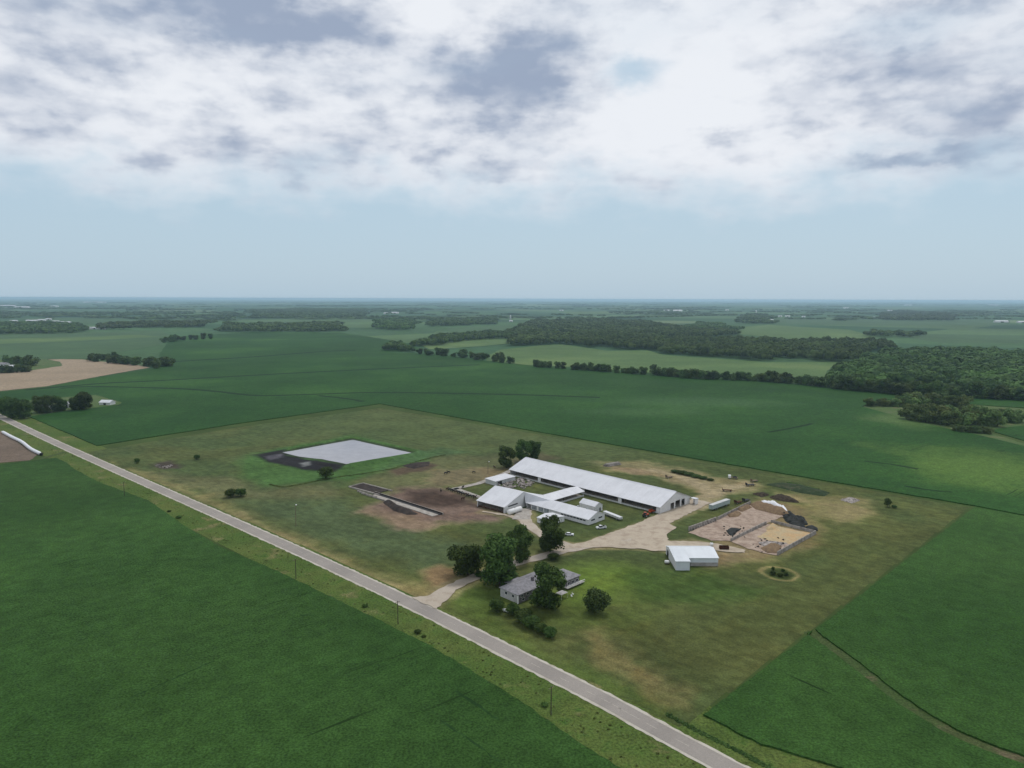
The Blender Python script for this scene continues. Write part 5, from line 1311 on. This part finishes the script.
row([(414, 354), (435, 356), (455, 358), (485, 361.5)], 26, (10, 19), (.9, 1.35), 'dark tree in the copse at the left of the hay field', 'trees in the copse left of the hay field', 6, width=50)
row([(832, 388.5), (862, 392), (900, 395), (960, 398), (1030, 401)], 62, (12, 22), (.9, 1.4), 'dark tree on the front edge of the right-hand wood', 'trees on the front edge of the right-hand wood', 6, width=14)
row([(866, 406), (880, 406), (897, 406.5)], 9, (7, 10), (1.2, 1.5), 'low tree in the left arm of the clearing thicket', 'low trees in the left arm of the clearing thicket', 3, prs=midl)
row([(899, 406), (920, 406), (945, 405.5), (960, 409)], 14, (12, 16), (1.1, 1.4), 'tree in the rear rank of the clearing thicket', 'trees in the rear rank of the clearing thicket', 4, width=8, prs=midl)
row([(901, 419), (915, 422), (935, 424), (960, 427)], 16, (13, 19), (1.0, 1.3), 'tree in the front rank of the clearing thicket', 'trees in the front rank of the clearing thicket', 5, width=16, prs=midl)
row([(962, 424), (975, 425), (996, 426)], 11, (14, 19), (1.0, 1.3), 'tree in the right lobe of the clearing thicket', 'trees in the right lobe of the clearing thicket', 5, width=14, prs=midl)
row([(952, 431), (970, 433), (990, 434)], 9, (5, 8), (1.3, 1.6), 'low bushy tree along the near hem of the clearing thicket', 'low trees along the near hem of the clearing thicket', 2, prs=midl)
row([(998, 422), (1008, 422), (1019, 422.5)], 6, (9, 14), (1.1, 1.35), 'tree in the right-hand tip of the clearing thicket', 'trees in the right tip of the clearing thicket', 3, prs=midl)

# woods read as one mass
def dome_quads(rng, n, leaf, half, lobes=8):
    """one rounded crown: leaf quads over a lobed dome, unit height"""
    L = rng.normal(size=(lobes, 3)); L[:, 2] = np.abs(L[:, 2]) * .8; L /= np.linalg.norm(L, axis=1)[:, None]
    d = rng.normal(size=(n, 3)); d[:, 2] = np.abs(d[:, 2]) * 1.1 - .45; d /= np.linalg.norm(d, axis=1)[:, None]
    lob = np.clip((d @ L.T).max(1), 0, 1) ** 4
    r_ = (.62 + .42 * lob)[:, None] * rng.uniform(.93, 1.04, (n, 1))
    ctr = np.array([0, 0, .5]) + d * r_ * np.array([half, half, .5]); ctr[:, 2] = np.maximum(ctr[:, 2], .05)
    near_l = L[(d @ L.T).argmax(1)]
    nn = d * .75 + (d - near_l * .55) * .6 + rng.normal(scale=.15, size=(n, 3)); nn /= np.linalg.norm(nn, axis=1)[:, None]
    t = np.cross(nn, rng.normal(size=(n, 3))); t /= np.linalg.norm(t, axis=1)[:, None]; b = np.cross(nn, t); s = leaf * rng.uniform(.7, 1.25, (n, 1))
    return np.stack([ctr - t * s - b * s, ctr + t * s - b * s * .9, ctr + t * s * .9 + b * s, ctr - t * s * .9 + b * s], 1)
TQ = [dome_quads(np.random.default_rng(60 + k), 150, .075, s_) for k, s_ in enumerate((.44, .5, .56, .62, .48))]
TQF = [dome_quads(np.random.default_rng(70 + k), 46, .13, s_, 5) for k, s_ in enumerate((.55, .65, .75))]
def wood(label, poly_px, spacing, hr, seed, far=False, mat='leaf_far', name='woodland', keepf=1.0):
    rng = np.random.default_rng(seed); pl = PP(*poly_px); xs = [q.x for q in pl]; ys = [q.y for q in pl]
    gx, gy = np.meshgrid(np.arange(min(xs), max(xs), spacing), np.arange(min(ys), max(ys), spacing), indexing='ij')
    gx = gx.ravel() + rng.uniform(-.45, .45, gx.size) * spacing; gy = gy.ravel() + rng.uniform(-.45, .45, gy.size) * spacing
    ok = (sd_poly(gx, gy, pl) + (fbm(gx, gy, spacing * 9, seed) - .5) * spacing * 6 < 0) & (rng.random(gx.size) < keepf) & (fbm(gx, gy, spacing * 7, seed + 33) > .335)
    gx, gy = gx[ok], gy[ok]; T_ = TQF if far else TQ; Qs = []
    hv = fbm(gx, gy, spacing * 6, seed + 9)
    for k in range(len(gx)):
        q = T_[k % len(T_)]; a = rng.uniform(0, 6.28); h = hr[0] + (hr[1] - hr[0]) * np.clip(hv[k] * 1.4 - .2 + rng.uniform(-.25, .25), 0, 1); h *= rng.choice([1, 1, 1, .75, 1.15]); w = max(h * rng.uniform(.75, 1.25), spacing * 1.0)
        ca, sa = math.cos(a) * w, math.sin(a) * w
        o = np.empty_like(q); o[..., 0] = q[..., 0] * ca - q[..., 1] * sa + gx[k]; o[..., 1] = q[..., 0] * sa + q[..., 1] * ca + gy[k]; o[..., 2] = q[..., 2] * h; Qs.append(o)
    o = bpy.data.objects.new(name, mesh_quads(name, np.concatenate(Qs), mat)); C.objects.link(o)
    print('wood', label, len(gx)); return tag(o, label, None, None, 'stuff')
wood('mixed wood filling the right side behind the front edge trees', [(828, 386), (860, 390.5), (900, 393), (960, 396), (1024, 398.5), (1090, 400), (1090, 356), (1012, 357), (950, 354), (900, 353), (880, 357), (852, 367), (838, 376)], 11.5, (12, 23), 101)
wood('long wood beyond the hay field', [(556, 343.5), (610, 350), (647, 349.5), (664, 354.5), (720, 358), (768, 361.5), (845, 362), (868, 356), (890, 349), (870, 344), (800, 344), (735, 342), (690, 341), (640, 337), (560, 337)], 15.5, (11, 22), 102)
wood('wood on the rise beyond the first long wood', [(506, 347), (556, 343.5), (560, 338), (640, 337), (662, 337), (712, 337.5), (735, 334), (725, 331), (690, 330), (650, 323), (600, 320.5), (535, 322), (512, 332)], 17, (12, 20), 103, True)
wood('narrow tree belt above the copse', [(412, 347), (440, 345), (475, 340), (520, 338.5), (520, 334), (480, 334), (440, 339)], 13, (11, 17), 104)
wood('wood strip left of the copse', [(372, 351), (412, 352.5), (414, 347), (390, 345)], 12, (11, 16), 105)
for i, (lab, pl) in enumerate((('distant wood left of centre', [(376, 331), (417, 330), (417, 320), (380, 321)]), ('distant wood below the white silo', [(429, 327), (497, 324.5), (497, 319), (430, 320)]), ('distant grove at the far left middle', [(222, 332), (256, 332), (342, 331.5), (340, 324.5), (262, 326), (225, 325)]),
                               ('distant tree line in front of the far left town', [(-20, 335), (80, 333.5), (86, 327.5), (60, 324.5), (-20, 325)]), ('distant tree line right of the far left town', [(102, 330), (208, 328), (208, 323), (150, 324), (104, 325)]), ('broad hazy wood on the far left rise', [(256, 318), (365, 317.5), (366, 309.5), (300, 309), (250, 311)]),
                               ('hazy wood strip beyond the far right farm', [(880, 320.5), (950, 321), (950, 313.5), (900, 311), (884, 313)]), ('hazy tree line beside the far right farm', [(960, 314.5), (990, 314.5), (990, 312), (955, 311.5)]), ('scattered trees in front of the far right field', [(868, 337), (890, 338), (925, 338), (925, 335), (870, 333)]),
                               ('tree belt at the back of the right-hand hay field', [(668, 332), (730, 332.5), (734, 327), (700, 324)]), ('hazy grove beside the far centre farms', [(740, 323), (770, 324), (770, 316), (745, 315)]))):
    wood(lab, pl, 20 if i < 5 else 24, (13, 20), 120 + i, True, keepf=.8)
# far groves out to the horizon
rng = np.random.default_rng(88); Qs = []
for k in range(230):
    yy = 302.6 + 17 * rng.random() ** 1.5; px = rng.uniform(-80, 1104)
    c = P(px, yy); dist = c.length; n = int(rng.integers(8, 30)); L_ = rng.uniform(150, 900) * (1 + dist / 15000); wd = rng.uniform(30, 120)
    a = rng.choice([0, 0, .78, -.78, rng.uniform(-.4, .4)])
    for j in range(n):
        s_ = rng.uniform(-.5, .5) * L_; w_ = rng.uniform(-.5, .5) * wd; h = rng.uniform(9, 15) * (1 + dist / 60000); w = max(h * 1.6, L_ / n * 1.2)
        q = TQF[j % 3]; o = np.empty_like(q)
        o[..., 0] = q[..., 0] * w + c.x + math.cos(a) * s_ - math.sin(a) * w_; o[..., 1] = q[..., 1] * w + c.y + math.sin(a) * s_ + math.cos(a) * w_; o[..., 2] = q[..., 2] * h; Qs.append(o)
o = bpy.data.objects.new('far_woodland', mesh_quads('far_woodland', np.concatenate(Qs), 'leaf_far')); C.objects.link(o)
tag(o, 'hazy groves and tree lines scattered out to the horizon', None, None, 'stuff')

# ------------------------------------------------------------------ distant farm buildings
def farm_building(px, py, L, W, h, rz, label, name='farm_building', cat='building', roof='roof', wall='wall', group=None):
    q = P(px, py); t = thing(name, label, cat, (q.x, q.y, .3), rz, group)
    p = MB(); p.ext([(-W / 2, 0), (W / 2, 0), (W / 2, h), (0, h + W * .22), (-W / 2, h)], -L / 2, L / 2); p.build('wall', wall, t)
    p = MB(); a, b = h - .3, h + W * .22 + .12; p.ext([(-W / 2 - .6, a), (-W / 2 - .6, a + .25), (0, b + .25), (W / 2 + .6, a + .25), (W / 2 + .6, a), (0, b)], -L / 2 - .5, L / 2 + .5); p.build('roof', roof, t)
    p = MB(); p.bx(-L * .12, L * .12, -W / 2 - .06, -W / 2 - .01, 0, h * .75); p.build('door', 'dark', t)
    return t
farm_building(107.5, 405, 13, 9, 3.2, R(-8), 'white shed standing alone at the field edge of the far left farmyard', 'shed', 'shed')
farm_building(49, 409.5, 13, 8, 4.0, R(-30), 'white house glimpsed between the dark far left farmyard trees', 'house', 'house', 'shingle')
farm_building(67.5, 408, 8, 7, 5.0, R(20), 'small white building between the farmyard house and the largest tree', 'house', 'house')
farm_building(4, 366.5, 16, 9, 4.5, R(-10), 'white farmhouse among trees left of the stubble field', 'house', 'house', 'shingle')
farm_building(13, 368, 12, 7, 3.2, R(15), 'low pale shed beside the farmhouse left of the stubble field', 'shed', 'shed')
farm_building(1014, 362.5, 14, 9, 5, R(5), 'white house in the clearing of the right-hand wood', 'house', 'house')
farm_building(1001, 322.5, 72, 20, 7, R(2), 'very long white livestock barn far away at the right edge', 'barn', 'barn')
farm_building(1022, 323, 50, 18, 6, R(2), 'white barn just beyond the very long one at the right edge', 'barn', 'barn')
for k, (px, py, L, lab) in enumerate(((873, 318, 30, 'bright white barn on the far right plain'), (879, 318.3, 16, 'small white shed right of the far bright barn'), (780, 317, 26, 'white barn in the far farm right of centre'), (787.5, 317, 32, 'long white barn beside the far farm right of centre'), (803.5, 317.3, 22, 'lone white shed right of the far farm group'), (771.5, 321, 18, 'white shed before the far farm right of centre'),
    (667, 311, 60, 'grey white barn in the far centre farm'), (677.5, 311.3, 90, 'long white barn in the far centre farm'), (727, 310.5, 40, 'pale shed left of the distant tower'), (561.5, 311, 38, 'single white building on the far centre plain'),
    (543.5, 322.5, 20, 'left white house of the hillside farm beyond the woods'), (548, 322.5, 18, 'middle white house of the hillside farm beyond the woods'), (553.5, 322.8, 22, 'right white shed of the hillside farm beyond the woods'), (563, 326, 16, 'white shed at the wood edge below the hillside farm'), (511, 322, 18, 'white shed under the far white silo'),
    (395, 313.5, 60, 'pale building in the far haze left of centre'), (387, 314, 50, 'pale shed in the far haze left of centre'), (32, 322, 48, 'long white shed of the far left farmstead'), (42, 321, 34, 'bright white barn of the far left farmstead'), (14, 322, 34, 'pale shed at the left of the far left farmstead'), (49, 320, 28, 'grey shed behind the bright barn of the far left farmstead'),
    (56, 322.5, 30, 'pale shed right of the bright barn of the far left farmstead'), (66, 323.6, 46, 'long pale shed down the lane of the far left farmstead'), (74, 325, 20, 'white shed at the lane end of the far left farmstead'), (88, 329.3, 26, 'left white house in the far left roadside group'), (95, 329.2, 24, 'middle white house in the far left roadside group'), (102, 329.4, 26, 'right white house in the far left roadside group'),
    (54.5, 307, 90, 'small white building high in the left haze'), (95, 302.8, 480, 'long white industrial roof near the left horizon'), (6, 306.5, 260, 'large pale industrial building in the far left haze'), (22, 308, 160, 'smaller pale industrial building in the far left haze'), (908, 305.5, 160, 'pale long building near the right horizon'), (846, 308.5, 70, 'pale shed under the right horizon'), (994, 305.5, 240, 'wide pale building near the far right horizon'), (890, 311, 50, 'pale shed behind the far right wood'))):
    d_ = 84000 / max(py - 299.2, 1)
    farm_building(px, py, L, max(10, min(L * .35, 40)), 5 + d_ / 2600, R(random.choice((-6, 4, 10, -2))), lab)
q = P(510.5, 320)
t = thing('silo', 'tall white silo on the hill beyond the woods', 'silo', (q.x, q.y, 0)); p = MB(); p.tube([(0, 0, 0), (0, 0, 24), (0, 0, 26.5), (0, 0, 27.5)], [4.2, 4.2, 3, .8], 16); p.build('shaft', 'wall', t, True)
p = MB(); p.tube([(4.0, 0, 0), (4.0, 0, 24.5)], .5, 6); p.build('chute', 'steel', t)
q = P(756, 315)
t = thing('grain_tower', 'slim pale grain tower on the far plain right of centre', 'tower', (q.x, q.y, 0)); p = MB(); p.tube([(0, 0, 0), (0, 0, 36), (0, 0, 39)], [4.5, 4.5, 1], 14); p.build('shaft', 'wall', t, True)
p = MB(); p.tube([(3, 0, 36), (13, 0, 20)], .8, 6); p.build('spout', 'steel', t)

# ------------------------------------------------------------------ air
mb = MB(); H0 = GE + 500; mb.bx(-H0, H0, -3400, H0, -1.0, 124.5)
m = bpy.data.materials.new('haze_air'); m.use_nodes = True; nt = m.node_tree
nt.nodes.remove(nt.nodes['Principled BSDF'])
pv = nt.nodes.new('ShaderNodeVolumePrincipled'); pv.inputs['Density'].default_value = HAZE_D
pv.inputs['Color'].default_value = (*HAZE_C, 1); pv.inputs['Anisotropy'].default_value = .5
nt.links.new(pv.outputs[0], nt.nodes['Material Output'].inputs['Volume'])
m.cycles.homogeneous_volume = True if hasattr(m.cycles, 'homogeneous_volume') else False
o = mb.build('haze', m); tag(o, 'pale blue summer haze filling the air to the horizon', None, None, 'stuff')

# ------------------------------------------------------------------ sun and sky
SUN_EL, SUN_AZ = 62.0, 24.0       # ahead of the camera, a little to the right, veiled by cloud
sd = bpy.data.lights.new('sun', 'SUN'); sd.energy = SUN_E; sd.angle = R(14); sd.color = (1.0, .96, .90)
so = bpy.data.objects.new('sun', sd); C.objects.link(so)
sv = Vector((math.sin(R(SUN_AZ)) * math.cos(R(SUN_EL)), math.cos(R(SUN_AZ)) * math.cos(R(SUN_EL)), math.sin(R(SUN_EL))))
so.rotation_euler = sv.to_track_quat('Z', 'Y').to_euler()

w = bpy.data.worlds.new('World'); bpy.context.scene.world = w; w.use_nodes = True
nt = w.node_tree; bg = nt.nodes['Background']; bg.inputs['Strength'].default_value = .1
sky = nt.nodes.new('ShaderNodeTexSky'); sky.sky_type = 'NISHITA'; sky.sun_disc = False
sky.sun_elevation = R(SUN_EL); sky.sun_rotation = R(SUN_AZ); sky.air_density = 1.3; sky.dust_density = 2.0; sky.altitude = 300
def mth(op, a, b=None, c=None):
    n = nt.nodes.new('ShaderNodeMath'); n.operation = op
    for i, v in enumerate((a, b, c)):
        if v is None: continue
        if isinstance(v, (int, float)): n.inputs[i].default_value = v
        else: nt.links.new(v, n.inputs[i])
    return n.outputs[0]
tc = nt.nodes.new('ShaderNodeTexCoord'); dirv = tc.outputs['Generated']
sp = nt.nodes.new('ShaderNodeSeparateXYZ'); nt.links.new(dirv, sp.inputs[0])
DEG = 180 / math.pi
az = mth('MULTIPLY', mth('ARCTAN2', sp.outputs[0], sp.outputs[1]), DEG)
el = mth('MULTIPLY', mth('ARCSINE', sp.outputs[2]), DEG)
def comb(x, y, z=0.0):
    n = nt.nodes.new('ShaderNodeCombineXYZ')
    for i, v in enumerate((x, y, z)):
        if isinstance(v, (int, float)): n.inputs[i].default_value = v
        else: nt.links.new(v, n.inputs[i])
    return n.outputs[0]
ae = comb(az, el)
def nz(vec, sx, sy, detail=6, rough=.6, loc=(0, 0), dist=0.0):
    mp = nt.nodes.new('ShaderNodeMapping'); mp.inputs['Scale'].default_value = (sx, sy, 1); mp.inputs['Location'].default_value = (*loc, 0)
    nt.links.new(vec, mp.inputs['Vector']); n = nt.nodes.new('ShaderNodeTexNoise'); n.inputs['Scale'].default_value = 1; n.inputs['Detail'].default_value = detail; n.inputs['Roughness'].default_value = rough
    n.inputs['Distortion'].default_value = dist
    nt.links.new(mp.outputs[0], n.inputs['Vector']); return n
wn = nz(ae, .16, .30, 4, .6, (3, 8)); wn2 = nz(ae, .45, .75, 7, .66, (9, 2))
def warp(amount, n):
    s = nt.nodes.new('ShaderNodeVectorMath'); s.operation = 'SUBTRACT'; nt.links.new(n.outputs['Color'], s.inputs[0]); s.inputs[1].default_value = (.5, .5, .5)
    k = nt.nodes.new('ShaderNodeVectorMath'); k.operation = 'SCALE'; nt.links.new(s.outputs[0], k.inputs[0]); k.inputs['Scale'].default_value = amount; return k.outputs[0]
def vadd(a, b):
    n = nt.nodes.new('ShaderNodeVectorMath'); n.operation = 'ADD'; nt.links.new(a, n.inputs[0]); nt.links.new(b, n.inputs[1]); return n.outputs[0]
wae = vadd(vadd(ae, warp(3.6, wn)), warp(1.9, wn2))
def ang(px, py):
    d = ray(px, py).normalized(); return math.degrees(math.atan2(d.x, d.y)), math.degrees(math.asin(d.z))
def blobs(lst, vec):
    acc = None
    for px, py, rx, ry, amp in lst:
        if 0 < amp < .62 and lst is SKY_DARK: amp *= .75
        a0, e0 = ang(px, py)
        s = nt.nodes.new('ShaderNodeVectorMath'); s.operation = 'SUBTRACT'; nt.links.new(vec, s.inputs[0]); s.inputs[1].default_value = (a0, e0, 0)
        k = nt.nodes.new('ShaderNodeVectorMath'); k.operation = 'MULTIPLY'; nt.links.new(s.outputs[0], k.inputs[0]); k.inputs[1].default_value = (1 / (rx * .0806), 1 / (ry * .0806), 0)
        l = nt.nodes.new('ShaderNodeVectorMath'); l.operation = 'LENGTH'; nt.links.new(k.outputs[0], l.inputs[0])
        r_ = nt.nodes.new('ShaderNodeMapRange'); r_.interpolation_type = 'SMOOTHSTEP'; r_.inputs['From Min'].default_value = .05; r_.inputs['From Max'].default_value = 1.4; r_.inputs['To Min'].default_value = amp; r_.inputs['To Max'].default_value = 0
        nt.links.new(l.outputs['Value'], r_.inputs['Value']); acc = r_.outputs[0] if acc is None else mth('ADD', acc, r_.outputs[0])
    return acc
def sstep(v, lo, hi, a=0.0, b=1.0):
    n = nt.nodes.new('ShaderNodeMapRange'); n.interpolation_type = 'SMOOTHSTEP'
    for k_, q_ in (('From Min', lo), ('From Max', hi), ('To Min', a), ('To Max', b)): n.inputs[k_].default_value = q_
    nt.links.new(v, n.inputs['Value']); return n.outputs[0]
# cloud texture in two sizes, flattened towards the horizon
persp = nt.nodes.new('ShaderNodeVectorMath'); persp.operation = 'DIVIDE'; nt.links.new(dirv, persp.inputs[0])
zz = mth('ADD', mth('MAXIMUM', sp.outputs[2], 0.0), .16); nt.links.new(comb(zz, zz, zz), persp.inputs[1])
cl1 = nz(persp.outputs[0], 1.15, 1.5, 7, .52, (1.3, 4.1), .0).outputs['Fac']
cl2 = nz(ae, .24, .50, 6, .50, (6.6, 3.1), .0).outputs['Fac']
cl3 = nz(ae, .50, 1.0, 5, .50, (1.6, 9.1), .0).outputs['Fac']
dark = blobs(SKY_DARK, wae); gap = blobs(SKY_GAP, wae)
tex = mth('ADD', mth('ADD', sstep(cl1, .38, .66, 0, .40), sstep(cl2, .40, .68, 0, .42)), sstep(cl3, .42, .74, 0, .26))
shade = mth('ADD', mth('MULTIPLY', tex, .80), mth('MULTIPLY', dark, mth('ADD', .45, mth('MULTIPLY', mth('ADD', cl2, mth('ADD', cl1, cl3)), .36))))
shade = sstep(shade, .04, 1.35)
def mixw(f, a, b):
    n = nt.nodes.new('ShaderNodeMix'); n.data_type = 'RGBA'
    if isinstance(f, float): n.inputs[0].default_value = f
    else: nt.links.new(f, n.inputs[0])
    for s_, v in ((n.inputs[6], a), (n.inputs[7], b)):
        if isinstance(v, tuple): s_.default_value = (*v, 1)
        else: nt.links.new(v, s_)
    return n.outputs[2]
K = SKY_K
white = tuple(c * K for c in SKY_WHITE); grey = tuple(c * K for c in SKY_GREY); low = tuple(c * K for c in SKY_LOW)
cloud = mixw(shade, white, grey)
clear = mixw(sstep(el, 14, 45, .85, .25), sky.outputs[0], low)
# the deck starts about eight degrees up with a ragged lower edge
edge_n = nz(ae, .07, .05, 5, .55, (2.2, .7)).outputs['Fac']
edge = mth('ADD', mth('ADD', el, mth('MULTIPLY', mth('SUBTRACT', edge_n, .5), 8.0)), mth('MULTIPLY', mth('SUBTRACT', cl2, .5), 6.0))
cover = sstep(edge, 5.6, 11.0)
cover = mth('MULTIPLY', cover, mth('SUBTRACT', 1.0, mth('MINIMUM', mth('ADD', gap, 0.0), 1.0)))
thin = mth('MULTIPLY', sstep(cl1, .50, .72, 0, .5), sstep(el, 5, 12))
cover = mth('MULTIPLY', cover, mth('SUBTRACT', 1.0, mth('MULTIPLY', thin, .35)))
cover = mth('MULTIPLY', cover, mth('SUBTRACT', 1.0, mth('MULTIPLY', sstep(el, 34, 55), sstep(cl1, .42, .60, 0, .75))))
final = mixw(cover, clear, cloud)
nt.links.new(final, bg.inputs['Color'])

sc = bpy.context.scene
sc.view_settings.view_transform = 'Standard'; sc.view_settings.look = 'None'; sc.view_settings.gamma = 1; sc.view_settings.use_curve_mapping = False
sc.view_settings.exposure = EXPO
sc.render.engine = 'CYCLES'; cy = sc.cycles
cy.use_denoising = True; cy.max_bounces = 6; cy.diffuse_bounces = 3; cy.glossy_bounces = 2; cy.transmission_bounces = 2; cy.volume_bounces = 1; cy.transparent_max_bounces = 8
cy.caustics_reflective = False; cy.caustics_refractive = False; cy.sample_clamp_indirect = 4
